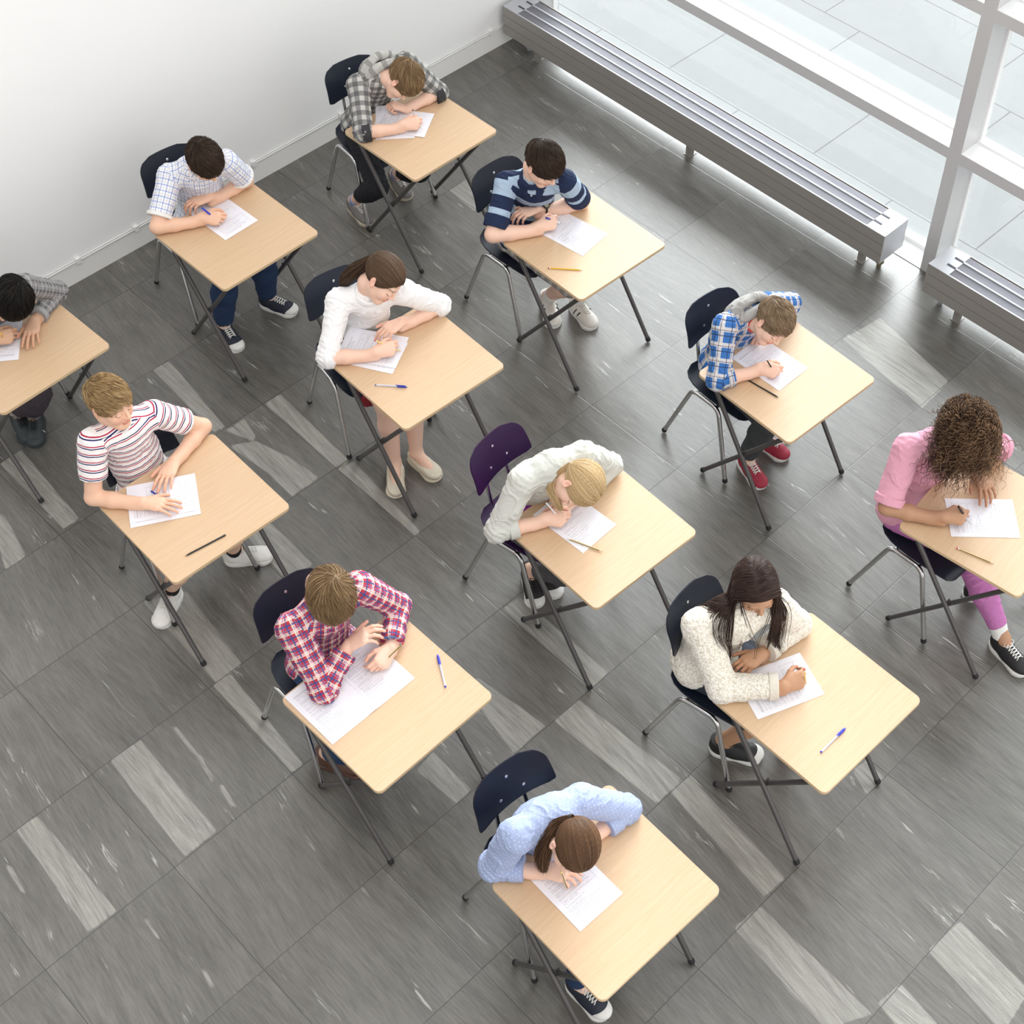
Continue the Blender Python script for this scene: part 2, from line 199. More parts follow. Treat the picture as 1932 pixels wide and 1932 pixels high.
# ------------------------------------------------------------ room shell
GX, GY, TX, TY = 2.636, 4.322, 0.6105, 0.6045
def floor_material():
    s = NT('stone_tile', .42, 0, .85)
    P = s.attr('fpos'); x, y, _ = s.sep(P)
    tx = s.math('DIVIDE', s.math('SUBTRACT', x, GX), TX); ty = s.math('DIVIDE', s.math('SUBTRACT', y, GY), TY)
    ix = s.math('FLOOR', tx); iy = s.math('FLOOR', ty)
    wn = s.n('TexWhiteNoise', noise_dimensions='2D'); s.put(wn.inputs['Vector'], s.comb(ix, iy)); rnd = wn.outputs[0]; rc = wn.outputs[1]
    # per tile offset and small turn of the grain
    off = s.vmath('MULTIPLY', rc, (13.0, 17.0, 5.0))
    ang = s.math('MULTIPLY', s.math('SUBTRACT', rnd, .5), .22)
    rot = s.n('VectorRotate', rotation_type='Z_AXIS'); s.put(rot.inputs['Vector'], P); s.put(rot.inputs['Angle'], s.math('ADD', ang, .05))
    Q = s.vmath('ADD', rot.outputs[0], off)
    wv = s.noise(s.map(Q, (1.6, .7, 1)), 1.0, 1, .5, out=1)
    Q = s.vmath('ADD', Q, s.vmath('MULTIPLY', s.vmath('SUBTRACT', wv, (.5, .5, .5)), (.10, .10, 0)))
    fine = s.noise(s.map(Q, (120, 9, 1)), 1.0, 4, .7)
    mid = s.noise(s.map(Q, (18, 2.2, 1)), 1.0, 4, .6)
    big = s.noise(P, 1.3, 3, .6)
    g = s.math('ADD', s.math('MULTIPLY', fine, .50), s.math('ADD', s.math('MULTIPLY', mid, .34), s.math('MULTIPLY', big, .25)))
    g = s.math('ADD', g, s.math('MULTIPLY', s.math('SUBTRACT', rnd, .5), .07))
    base = s.ramp(g, [(.36, (.060, .058, .054)), (.52, (.110, .107, .099)), (.72, (.185, .181, .171))])
    warm = s.noise(P, 3.0, 3, .6)
    base = s.mix(s.math('MULTIPLY', warm, .35), base, s.mix(1.0, base, (1.12, 1.0, .86), 'MULTIPLY'))
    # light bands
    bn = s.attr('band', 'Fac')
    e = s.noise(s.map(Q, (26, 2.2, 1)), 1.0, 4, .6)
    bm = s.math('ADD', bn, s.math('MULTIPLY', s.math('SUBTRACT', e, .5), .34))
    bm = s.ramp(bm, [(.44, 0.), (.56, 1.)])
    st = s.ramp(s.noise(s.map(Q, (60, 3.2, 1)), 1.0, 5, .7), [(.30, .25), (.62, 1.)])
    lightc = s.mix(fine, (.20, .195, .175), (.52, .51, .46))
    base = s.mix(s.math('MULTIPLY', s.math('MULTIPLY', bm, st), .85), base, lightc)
    # short pale veins
    vn = s.noise(s.map(Q, (24, 1.5, 1), (3.1, 7.7, 0)), 1.0, 3, .55)
    vm = s.ramp(s.math('ABSOLUTE', s.math('SUBTRACT', vn, .60)), [(0., 1.), (.012, 0.)])
    v2 = s.ramp(s.noise(s.map(Q, (9, 3.2, 1), (9.1, 1.7, 0)), 1.0, 2, .5), [(.58, 0.), (.68, 1.)])
    base = s.mix(s.math('MULTIPLY', s.math('MULTIPLY', vm, v2), .8), base, (.50, .50, .47))
    v3 = s.ramp(s.noise(s.map(Q, (34, 3.0, 1), (1.1, 2.7, 0)), 1.0, 3, .6), [(.70, 0.), (.73, 1.)])
    base = s.mix(s.math('MULTIPLY', v3, .7), base, (.46, .46, .43))
    # joints
    fx = s.math('ABSOLUTE', s.math('SUBTRACT', s.math('FRACT', s.math('ADD', tx, .5)), .5))
    fy = s.math('ABSOLUTE', s.math('SUBTRACT', s.math('FRACT', s.math('ADD', ty, .5)), .5))
    jd = s.math('MINIMUM', s.math('MULTIPLY', fx, TX), s.math('MULTIPLY', fy, TY))
    jm = s.ramp(s.math('MULTIPLY', jd, 100), [(.14, 1.), (.26, 0.)])
    base = s.mix(s.math('MULTIPLY', jm, .8), base, (.028, .027, .025))
    sp = s.noise(P, 260, 2, .7); base = s.mix(s.math('MULTIPLY', s.ramp(sp, [(.35, 1.), (.6, 0.)]), .22), base, (.045, .044, .040))
    s.col(base)
    s.put(s.b.inputs['Roughness'], s.math('ADD', s.math('MULTIPLY', mid, .14), .25))
    s.bump(s.math('SUBTRACT', s.math('MULTIPLY', fine, .5), s.math('MULTIPLY', jm, 1.5)), .25, .0015)
    return s.m
def pip(px, py, poly):
    ins = np.zeros(px.shape, bool); n = len(poly); j = n - 1
    for i in range(n):
        xi, yi = poly[i]; xj, yj = poly[j]
        c = ((yi > py) != (yj > py)) & (px < (xj - xi) * (py - yi) / (yj - yi + 1e-12) + xi); ins ^= c; j = i
    return ins
def grid_mesh(x0, x1, y0, y1, st):
    nx = int(round((x1-x0)/st)) + 1; ny = int(round((y1-y0)/st)) + 1
    X, Y = np.meshgrid(np.linspace(x0, x1, nx), np.linspace(y0, y1, ny), indexing='ij')
    idx = np.arange(nx*ny).reshape(nx, ny)
    F = np.stack([idx[:-1,:-1], idx[1:,:-1], idx[1:,1:], idx[:-1,1:]], -1).reshape(-1, 4)
    return X.ravel(), Y.ravel(), F
WY = 6.39; GLX = 6.12; MX = 5.935
X, Y, F = grid_mesh(-1.4, MX, 0.1, WY, .0145)
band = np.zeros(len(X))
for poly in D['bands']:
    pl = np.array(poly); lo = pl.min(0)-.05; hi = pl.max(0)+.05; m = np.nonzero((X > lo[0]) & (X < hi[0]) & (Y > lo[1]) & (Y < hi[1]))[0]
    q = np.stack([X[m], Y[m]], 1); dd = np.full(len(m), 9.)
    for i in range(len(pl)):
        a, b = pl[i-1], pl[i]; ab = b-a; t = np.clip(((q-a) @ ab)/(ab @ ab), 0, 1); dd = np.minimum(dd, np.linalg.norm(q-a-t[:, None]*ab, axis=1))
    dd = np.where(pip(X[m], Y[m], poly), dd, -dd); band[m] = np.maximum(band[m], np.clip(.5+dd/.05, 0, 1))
V = np.stack([X, Y, np.zeros_like(X)], 1)
floor = mesh_obj('floor', V, F, floor_material(), smooth=False, attrs={'fpos': ('FLOAT_VECTOR', V), 'band': ('FLOAT', band)})
tag(floor, 'grey veined stone tile floor of the hall', 'floor', kind='structure')
mo = MB().box((-1.4, 0.1, -.06), (MX, WY, -.001)).build('floor', flat('screed', (.2, .2, .2)), floor); mo.name = 'floor_slab'

def paving_material():
    s = NT('pale_paving', .6, 0, .3)
    P = s.obj(); x, y, _ = s.sep(P)
    tx = s.math('DIVIDE', s.math('SUBTRACT', x, 6.30), .61); row = s.math('FLOOR', tx)
    wn = s.n('TexWhiteNoise', noise_dimensions='1D'); s.put(wn.inputs['W'], row)
    ty = s.math('ADD', s.math('DIVIDE', y, 1.21), s.math('MULTIPLY', s.math('FLOOR', s.math('MULTIPLY', wn.outputs[0], 4)), .25))
    fx = s.math('ABSOLUTE', s.math('SUBTRACT', s.math('FRACT', s.math('ADD', tx, .5)), .5))
    fy = s.math('ABSOLUTE', s.math('SUBTRACT', s.math('FRACT', s.math('ADD', ty, .5)), .5))
    jd = s.math('MINIMUM', s.math('MULTIPLY', fx, .61), s.math('MULTIPLY', fy, 1.21))
    jm = s.ramp(s.math('MULTIPLY', jd, 100), [(.25, 1.), (.50, 0.)])
    c = s.mix(s.noise(P, 5, 5, .7), (.215, .226, .232), (.265, .276, .282))
    c = s.mix(s.math('MULTIPLY', s.noise(P, 60, 3, .6), .12), c, (.17, .18, .18))
    s.col(s.mix(jm, c, (.09, .088, .10))); return s.m
pv = MB().box((GLX + .03, -1.0, -.06), (15.0, 16.0, -.002)).build('floor', paving_material())
pv.name = 'floor_terrace'; tag(pv, 'pale paved terrace beyond the glass wall', 'floor', kind='structure')

M_WALL = flat('white_wall', (.88, .885, .89), .65, 0, .3, nz=.015, scale=3)
wl = MB().box((-1.4, WY, 0), (GLX, WY + .15, 6.5)).build('wall_back', M_WALL); tag(wl, 'tall white plastered wall behind the desks', 'wall', kind='structure')
bb = MB().box((-1.4, WY - .006, 0), (MX - .05, WY, .135)).build('baseboard_back', flat('white_board', (.82, .82, .81), .5)); tag(bb, 'flat white skirting along the white wall', 'baseboard', kind='structure')
rr = empty('cable_rail', (2.0, WY - .01, .14)); tag(rr, 'thin white cable rail clipped along the white wall above the skirting', 'cable rail')
M_WH = flat('white_plastic', (.80, .80, .80), .35)
MB().tube([(-3.3, 0, 0), (3.72, 0, 0)], .0055, 8).tube([(-3.3, .002, .012), (3.72, .002, .012)], .004, 8).build('cable', M_WH, rr, sharp=40)
for cx in (-2.9, -2.1, -1.35, -.62, 0.11, .50, .88, 1.70, 2.36, 3.05, 3.6):
    MB().box((cx-.014, -.014, -.012), (cx+.014, .009, .022)).build('clip', M_WH, rr)

# ---- glazed wall
M_FR = flat('window_frame_paint', (.60, .60, .61), .4, .15, .4)
M_SILL = flat('window_sill_paint', (.86, .87, .88), .35, 0, .4)
gl = NT('clear_glass', .0, 0, .5, (1, 1, 1)); gl.t.nodes.clear()
_o = gl.n('OutputMaterial'); _m = gl.n('MixShader'); _tr = gl.n('BsdfTransparent'); _g = gl.n('BsdfGlossy'); _g.inputs['Roughness'].default_value = 0
_f = gl.n('Fresnel'); _f.inputs[0].default_value = 1.45
gl.t.links.new(gl.math('MULTIPLY', _f.outputs[0], .10), _m.inputs[0]); gl.t.links.new(_tr.outputs[0], _m.inputs[1]); gl.t.links.new(_g.outputs[0], _m.inputs[2]); gl.t.links.new(_m.outputs[0], _o.inputs[0])
_tr.inputs[0].default_value = (.97, .985, .98, 1)
M_GL = gl.m
MUL = [(3.072, 3.150), (-.1, -.02), (6.20, WY)]
TRZ = [(.795, .864), (1.667, 1.735), (2.54, 2.61)]
wi = 0
def mullion(y0, y1, n):
    o = empty('trim_%d' % n, (MX, (y0+y1)/2, 0)); tag(o, 'tall grey aluminium mullion of the glass wall', 'mullion', kind='structure')
    MB().box((0, (y0-y1)/2, 0), (GLX-MX+.03, (y1-y0)/2, 6.4)).build('mullion', M_FR, o)
    MB().box((GLX-MX-.03, (y0-y1)/2-.012, 0), (GLX-MX+.01, (y1-y0)/2+.012, 6.4)).build('glazing_bead', M_SILL, o)
mullion(3.072, 3.150, 1); mullion(-.18, -.10, 2); mullion(6.31, 6.388, 3)
for n, (ya, yb) in enumerate(((3.150, 6.31), (-.10, 3.072))):
    wo = empty('window_%d' % (n+1), (GLX, (ya+yb)/2, 0)); tag(wo, 'tall fixed window bay between mullions of the glass wall', 'window', kind='structure')
    h = (yb-ya)/2
    MB().box((-.004, -h, .04), (.004, h, 6.4)).build('pane', M_GL, wo)
    for z0, z1 in TRZ:
        MB().box((MX-GLX, -h, z0), (.03, h, z1-.003)).build('transom', M_FR, wo)
        MB().box((MX-GLX+.001, -h, z1-.003), (-.02, h, z1)).build('sill', M_SILL, wo)
        MB().box((-.045, -h, z1), (-.006, h, z1+.012)).build('glazing_bead', M_SILL, wo)
    MB().box((MX-GLX, -h, -.05), (.03, h, .004)).build('sill', M_SILL, wo)
    MB().box((-.045, -h, .004), (-.006, h, .03)).build('glazing_bead', M_SILL, wo)

# ---- convector radiators
M_RF = flat('convector_front', (.34, .325, .305), .5, .35, .4)
M_RT = flat('convector_light', (.46, .47, .50), .4, .2, .5); M_SL = flat('convector_slat', (.30, .30, .33), .45, .2, .4)
M_RD = flat('convector_dark', (.05, .05, .07), .6)
M_BRASS = flat('valve_brass', (.30, .27, .17), .35, .6)
def convector(y0, y1, label, legs, valve_lo, valve_hi):
    o = empty('convector_radiator', (5.787, (y0+y1)/2, 0)); tag(o, label, 'radiator', 'low convector radiators along the glass wall')
    L = y1 - y0; h = L/2; f, b = -.107, .108; zt, zb = .32, .12
    m = MB()
    for z0, z1 in ((zb, zb+.064), (zb+.068, zb+.132), (zb+.136, zt)):
        m.box((f, -h, z0), (f+.008, h, z1))
    m.build('front_panel', M_RF, o)
    m = MB().box((b-.006, -h, zb), (b, h, zt)); m.build('back_panel', M_RF, o)
    for sg in (-1, 1):
        a, c = (h-.004, h) if sg > 0 else (-h, -h+.004)
        MB().box((f+.008, a, zb), (b-.006, c, zt)).build('end_panel', M_RT, o)
        a, c = (h-.13, h-.004) if sg > 0 else (-h+.004, -h+.13)
        cv = MB().box((f+.01, a, zt-.003), (b-.008, c, zt+.001)).build('end_cover', M_RT, o)
        for xx in (-.035, .036):
            q = sg*(h-.13)
            MB().box((xx-.006, min(q, q+sg*.055), zt+.001), (xx+.006, max(q, q+sg*.055), zt+.004)).build('slot_trim', M_RD, cv)
    MB().box((f+.01, -h+.01, zt-.055), (b-.01, h-.01, zt-.045)).build('core', M_RD, o)
    m = MB(); n = 25
    for i in range(n):
        x0 = f+.012 + (b-f-.03)*i/(n-1)
        m.box((x0-.0014, -h+.128, zt-.03), (x0+.0014, h-.128, zt-.002))
    m.build('grille', M_SL, o)
    m = MB()
    for xx in (-.035, .036): m.box((xx-.005, -h+.128, zt-.006), (xx+.005, h-.128, zt+.004))
    m.build('grille_rib', M_RT, o)
    MB().box((f, -h, zt), (f+.009, h, zt+.003)).build('top_edge', M_RT, o)
    for y in legs:
        yy = y - (y0+y1)/2
        l = MB().box((-.055, yy-.017, 0), (-.015, yy+.017, zb+.02)).build('leg', M_RF, o)
        MB().box((-.062, yy-.026, 0), (.0, yy+.026, .003)).build('foot_plate', M_RF, l)
    for yv in valve_lo + valve_hi:
        yy = yv - (y0+y1)/2
        m = MB().tube([(.0, yy, 0), (0, yy, .03), (0, yy, .031), (0, yy, .05), (0, yy, .051), (0, yy, .08), (0, yy, .081), (0, yy, .13)], [.014, .016, .026, .026, .016, .023, .015, .015], 12)
        m.build('valve', M_BRASS if yv in valve_lo else M_RT, o, sharp=40)
    return o
convector(3.27, 6.345, 'long low grey convector radiator running along the glass wall up to the white wall', (6.10, 4.76, 3.43), [3.33], [6.22])
convector(-.2, 2.972, 'grey convector radiator cut off by the right edge of the photo', (2.76, 1.4, .3), [], [2.90])

# ------------------------------------------------------------ desks
DH = .7244
def beech():
    s = NT('beech_laminate', .38, 0, .45)
    P = s.obj(); q = s.map(P, (3.0, 60, 1))
    q2 = s.vmath('ADD', q, s.vmath('MULTIPLY', s.noise(s.map(P, (2, 2, 1)), 2.0, 2, out=1), (1.5, 1.5, 0)))
    g = s.noise(q2, 1.6, 4, .65); f = s.noise(s.map(P, (14, 300, 1)), 1.0, 2, .6)
    c = s.ramp(g, [(.30, (.56, .385, .24)), (.55, (.605, .43, .28)), (.75, (.64, .465, .31))])
    c = s.mix(s.math('MULTIPLY', f, .16), c, (.55, .35, .18))
    s.col(c); return s.m
M_BEECH = beech()
M_EDGE = flat('beech_edge', (.62, .46, .28), .45, nz=.05, scale=20)
M_STEEL = flat('graphite_steel', (.085, .08, .08), .32, .35, .6)
M_CAP = flat('black_rubber', (.012, .012, .013), .6)
M_CHROME = flat('chrome', (.62, .62, .62), .16, 1.0)
M_SEAT = {}
def seat_mat(c):
    if c not in M_SEAT: M_SEAT[c] = flat('lacquered_ply_' + c, {'black': (.006, .006, .007), 'navy': (.006, .008, .018), 'purple': (.026, .007, .045), 'blue': (.010, .014, .026)}[c], .34, 0, .3, nz=.2, scale=200)
    return M_SEAT[c]
def leg_tube(a, b, r, mat, parent, name='leg', cap=.0142, mid=None):
    a, b = Vector(a), Vector(b); d = (b - a).normalized()
    pts = [a] + ([Vector(m) for m in mid] if mid else []) + [b]
    if mid: pts = arc_path(pts, .045, 6)
    l = MB().tube(pts, r, 14).build(name, mat, parent, sharp=50)
    e = pts[-1]; dd = (pts[-1] - pts[-2]).normalized()
    MB().tube([e - dd*.022, e - dd*.004, e + dd*.002], [cap*.9, cap, cap*.8], 14).build('foot_cap', M_CAP, l, sharp=50)
    return l
def make_desk():
    t = empty('exam_desk', (0, 0, 0))
    w_, d_ = .60, .589; r = .028
    outs = [(rrect(w_-.004, d_-.004, r), DH-.018), (rrect(w_, d_, r), DH-.016), (rrect(w_, d_, r), DH-.002), (rrect(w_-.003, d_-.003, r), DH)]
    V, F = prism_rings(outs); n = len(outs[0][0])
    top = mesh_obj('tabletop', V, F, [M_BEECH, M_EDGE], t, smooth=False)
    mi = np.ones(len(F), np.int32); mi[-1] = 0; mi[-1-n:-1] = 0; top.data.polygons.foreach_set('material_index', mi)
    zt = DH - .020
    for sg in (-1, 1):
        leg_tube((sg*.262, .225, zt-.008), (sg*.267, -.239, .012), .0115, M_STEEL, t)
        leg_tube((sg*.236, -.255, zt-.008), (sg*.240 if sg > 0 else -.245, .244, .012), .0115, M_STEEL, t)
        MB().tube([(sg*.228, .0, .366), (sg*.275, .0, .366)], .006, 8).build('pivot_bolt', M_STEEL, t, sharp=50)
    MB().tube([(-.262, .225, zt-.012), (.262, .225, zt-.012)], .0115, 12).build('crossbar', M_STEEL, t, sharp=50)
    MB().tube([(-.236, -.255, zt-.012), (.236, -.255, zt-.012)], .0115, 12).build('crossbar', M_STEEL, t, sharp=50)
    return t
def copy_tree(o, parent=None):
    c = o.copy(); COL.objects.link(c)
    if parent is not None:
        c.parent = parent; c.matrix_parent_inverse = o.matrix_parent_inverse.copy()
    for ch in list(o.children): copy_tree(ch, c)
    return c

# ------------------------------------------------------------ chairs
def ply_sheet(profile, widths, th, nu=22, curve=0.0, crown=None):
    """profile: list of (v,z) along the sheet; widths: half width at each; curve: how far the sides bow to -v"""
    P = [Vector((0, v, z)) for v, z in profile]; n = len(P); V = []
    for side in (1, -1):
        for i, p in enumerate(P):
            t = (P[min(i+1, n-1)] - P[max(i-1, 0)]).normalized(); nn = Vector((0, -t.z, t.y))
            for k in range(nu + 1):
                u = -1 + 2*k/nu; x = u*widths[i]
                off = -curve*(u*widths[i]/max(widths))**2
                q = p + nn*(side*th/2) + nn*0
                V.append((x, q.y + (off if crown is None else 0), q.z + (0 if crown is None else crown[i]*u*u)))
    F = []; m = nu + 1; B = n*m
    for i in range(n-1):
        for k in range(nu):
            F.append((i*m+k, i*m+k+1, (i+1)*m+k+1, (i+1)*m+k)); F.append((B+i*m+k, B+(i+1)*m+k, B+(i+1)*m+k+1, B+i*m+k+1))
    for i in range(n-1):
        F.append((i*m, (i+1)*m, B+(i+1)*m, B+i*m)); F.append((i*m+nu, B+i*m+nu, B+(i+1)*m+nu, (i+1)*m+nu))
    for k in range(nu):
        F.append((k, B+k, B+k+1, k+1)); e = (n-1)*m; F.append((e+k, e+k+1, B+e+k+1, B+e+k))
    return V, F
def fix_normals(o):
    import bmesh
    bm = bmesh.new(); bm.from_mesh(o.data); bmesh.ops.recalc_face_normals(bm, faces=bm.faces); bm.to_mesh(o.data); bm.free()
def seg_lerp(a, b, n): return [a + (b-a)*i/(n-1) for i in range(n)]
def make_chair():
    t = empty('school_chair', (0, 0, 0))
    # seat: waterfall front (towards -v), slight rise at the back
    prof = [(-.225, .398), (-.222, .412), (-.214, .426), (-.198, .437), (-.175, .444), (-.14, .446), (-.09, .443), (-.03, .439), (.03, .437), (.09, .438), (.135, .442), (.165, .450), (.182, .460)]
    wd = [.120, .150, .172, .186, .194, .198, .200, .200, .198, .192, .180, .160, .120]
    V, F = ply_sheet(prof, wd, .010, crown=[.0]*3 + [.006]*10)
    st = mesh_obj('seat', V, F, seat_mat('black'), t, smooth=True, sharp=40); fix_normals(st)
    # backrest: bottom z .635 -> top .81, leaning back, rounded top corners
    n = 17; prof = []; wd = []
    for i in range(n):
        f = i/(n-1); z = .632 + .178*f; v = .178 + .072*f - .012*math.sin(PI*f)
        prof.append((v, z))
        q = 1.0
        if f < .12: q = math.sqrt(max(0, 1-((.12-f)/.12)**2))
        if f > .62: q = math.sqrt(max(0, 1-((f-.62)/.38)**2.6))
        base = .186 - .018*f
        wd.append(base - .032*(1-q) if f < .12 else base*(.50+.50*q))
    V, F = ply_sheet(prof, wd, .009, curve=.034)
    bk = mesh_obj('backrest', V, F, seat_mat('black'), t, smooth=True, sharp=40); fix_normals(bk)
    for (u, v, z) in ((.0, .2185, .765), (-.055, .1845, .69), (.055, .1845, .69)):
        nn = Vector((0, -.92, .38)).normalized(); c = Vector((u, v, z))
        MB().tube([c - nn*.008, c + nn*.004, c + nn*.0055], [.007, .007, .004], 12).build('rivet', M_CHROME, bk, sharp=50)
    z = .420
    for sg in (-1, 1):
        leg_tube((sg*.200, .0, z), (sg*.2325, .225, .012), .0115, M_CHROME, t, mid=[(sg*.203, .080, z)])
        leg_tube((sg*.200, .0, z), (sg*.2325, -.225, .012), .0115, M_CHROME, t, mid=[(sg*.197, -.095, z)])
        pts = arc_path([(sg*.075, -.05, z), (sg*.075, .165, z-.004), (sg*.070, .196, .56), (sg*.058, .236, .775)], .05, 6)
        MB().tube(pts, .009, 12).build('back_support', M_CHROME, t, sharp=50)
    for y in (.055, -.075):
        MB().tube([(-.197, y, z-.006), (.197, y, z-.006)], .009, 12).build('seat_bar', M_CHROME, t, sharp=50)
    for sg in (-1, 1):
        MB().tube([(sg*.15, -.075, z-.022), (sg*.15, -.075, z+.012)], .009, 10).build('buffer', M_CAP, t, sharp=50)
    return t
WHO = dict(A='the boy in grey checked hoodie', B='the boy in blue checked shirt', C='the boy in navy striped polo',
    D='the girl in white blouse', E='the black haired boy at left', F='the boy in striped T-shirt',
    G='the blonde girl in pale jacket', H='the boy in blue plaid shirt', I='the curly haired girl in pink',
    J='the boy in red plaid shirt', K='the girl in cream sweater', L='the girl in blue dotted shirt')
PITEM = dict(A='two test sheets', B='one test sheet', C='a yellow pencil', D='two sheets', E='black laced shoes beneath',
    F='a black pencil', G='a striped pencil', H='a black pencil', I='a striped pencil',
    J='an open double sheet', K='a clear pen', L='one test sheet')
CCOL = dict(A='blue', B='navy', C='navy', D='black', E='black', F='black', G='purple', H='blue', I='black', J='black', K='black', L='navy')
desk0 = make_desk(); chair0 = make_chair()
dfirst = cfirst = True
for k in 'ABCDEFGHIJKL':
    x, y, t = D['desks'][k]
    d = desk0 if dfirst else copy_tree(desk0); dfirst = False
    d.location = (x, y, 0); d.rotation_euler = (0, 0, t)
    tag(d, 'beech exam desk of %s, with %s' % (WHO[k], PITEM[k]), 'desk', 'exam desks set out in rows')
    x, y, t = D['chairs'][k]
    c = chair0 if cfirst else copy_tree(chair0); cfirst = False
    c.location = (x, y, 0); c.rotation_euler = (0, 0, t)
    nm = {'A': 'black', 'B': 'black', 'C': 'black', 'D': 'black', 'E': 'black', 'F': 'black', 'G': 'dark purple', 'H': 'blue-black', 'I': 'black', 'J': 'black', 'K': 'black', 'L': 'navy-black'}[k]
    tag(c, '%s ply school chair with steel legs of %s' % (nm, WHO[k]), 'chair', 'school chairs behind the exam desks')
    if CCOL[k] != 'black':
        for ch in c.children:
            if ch.name.split('.')[0] in ('seat', 'backrest'):
                ch.data = ch.data.copy(); ch.data.materials[0] = seat_mat(CCOL[k])

# ------------------------------------------------------------ papers
def paper_mat(name, seed, kind=0):
    s = NT(name, .55, 0, .3)
    P = s.attr('puv'); u, v, _ = s.sep(P)      # metres from the sheet's lower left corner, u across, v along
    row = s.math('DIVIDE', v, .0046); ri = s.math('FLOOR', row); rf = s.math('FRACT', row)
    wn = s.n('TexWhiteNoise', noise_dimensions='2D'); s.put(wn.inputs['Vector'], s.comb(ri, float(seed)))
    blk = s.n('TexWhiteNoise', noise_dimensions='2D'); s.put(blk.inputs['Vector'], s.comb(s.math('FLOOR', s.math('DIVIDE', v, .038)), float(seed)+3.3))
    ln = s.math('MULTIPLY', s.math('GREATER_THAN', rf, .35), s.math('LESS_THAN', rf, .72))
    tx = s.noise(s.comb(s.math('MULTIPLY', u, 420), s.math('MULTIPLY', ri, 7.7), float(seed)), 1.0, 2, .7)
    wd = s.math('GREATER_THAN', tx, .47)
    # words grouped in 2 column blocks: right limit differs per row
    lim = s.math('ADD', .055, s.math('MULTIPLY', wn.outputs[0], .075))
    lim = s.math('ADD', lim, s.math('MULTIPLY', s.math('GREATER_THAN', blk.outputs[0], .45), .06))
    ing = s.math('MULTIPLY', s.math('GREATER_THAN', u, .022), s.math('LESS_THAN', u, lim))
    keep = s.math('GREATER_THAN', s.math('FRACT', s.math('MULTIPLY', s.math('ADD', ri, float(seed)), .381)), .22)
    mg = s.math('MULTIPLY', s.math('GREATER_THAN', v, .018), s.math('LESS_THAN', v, .278))
    ink = s.math('MULTIPLY', s.math('MULTIPLY', ln, wd), s.math('MULTIPLY', s.math('MULTIPLY', ing, mg), keep))
    # heading rule lines
    r2 = s.math('MULTIPLY', s.math('LESS_THAN', s.math('ABSOLUTE', s.math('SUBTRACT', v, .262)), .0012), s.math('MULTIPLY', s.math('GREATER_THAN', u, .02), s.math('LESS_THAN', u, .15)))
    # row of answer boxes on the right margin
    bu = s.math('ABSOLUTE', s.math('SUBTRACT', u, .183)); bvf = s.math('ABSOLUTE', s.math('SUBTRACT', s.math('FRACT', s.math('DIVIDE', v, .0125)), .5))
    bv = s.math('MULTIPLY', bvf, .0125); dd = s.math('MAXIMUM', bu, bv)
    bx = s.math('MULTIPLY', s.math('MULTIPLY', s.math('LESS_THAN', dd, .0030), s.math('GREATER_THAN', dd, .0023)), s.math('GREATER_THAN', blk.outputs[0], .40))
    bx = s.math('MULTIPLY', bx, mg)
    allk = s.math('MAXIMUM', s.math('MAXIMUM', s.math('MULTIPLY', ink, .62), s.math('MULTIPLY', bx, .6)), s.math('MULTIPLY', r2, .55))
    s.col(s.mix(allk, (.80, .80, .86), (.16, .16, .22))); return s.m
PM = [paper_mat('printed_test_sheet_%d' % i, i*5+2) for i in range(4)]
def sheet(name, cx, cy, ang, z, mi, label, group, w_=.21, l_=.297, flip=False, fold=False):
    a = math.radians(ang); nu, nv = (17 if not fold else 33), 13
    U = np.linspace(0, w_ if not fold else .42, nu); Vv = np.linspace(0, l_, nv)
    UU, VV = np.meshgrid(U, Vv, indexing='ij'); W = U[-1]
    rng = np.random.RandomState(int(abs(cx*1000)) % 999)
    zz = .0006 + .0010*np.sin(UU*23+rng.rand()*6)*np.sin(VV*17+rng.rand()*6)**2
    if fold: zz = zz + .003*np.exp(-((UU-.21)/.02)**2)
    zz = np.maximum(zz, .0004)
    x = UU - W/2; y = VV - l_/2
    top = np.stack([x, y, zz+.0004], -1).reshape(-1, 3); bot = np.stack([x, y, zz], -1).reshape(-1, 3)
    V = np.concatenate([top, bot]); n = nu*nv; idx = np.arange(n).reshape(nu, nv); F = []
    q = np.stack([idx[:-1,:-1], idx[1:,:-1], idx[1:,1:], idx[:-1,1:]], -1).reshape(-1, 4)
    F = [tuple(r) for r in q] + [tuple(r[::-1] + n) for r in q]
    for i in range(nu-1): F += [(idx[i,0], idx[i,0]+n, idx[i+1,0]+n, idx[i+1,0]), (idx[i,-1], idx[i+1,-1], idx[i+1,-1]+n, idx[i,-1]+n)]
    for j in range(nv-1): F += [(idx[0,j], idx[0,j+1], idx[0,j+1]+n, idx[0,j]+n), (idx[-1,j], idx[-1,j]+n, idx[-1,j+1]+n, idx[-1,j+1])]
    uu = np.where(UU > .21, UU-.21, UU) if fold else UU
    vv = VV
    if flip: uu = (.21 - uu); vv = l_ - vv
    uv = np.stack([uu, vv, 0*uu], -1).reshape(-1, 3); uv = np.concatenate([uv, uv])
    o = mesh_obj(name, V, F, PM[mi % 4], None, smooth=True, attrs={'puv': ('FLOAT_VECTOR', uv)}, sharp=60)
    o.location = (cx, cy, z); o.rotation_euler = (0, 0, a - PI/2 if not fold else a)
    tag(o, label, 'paper', group); return o
ZT = DH + .0006; GP = 'printed test sheets on the exam desks'
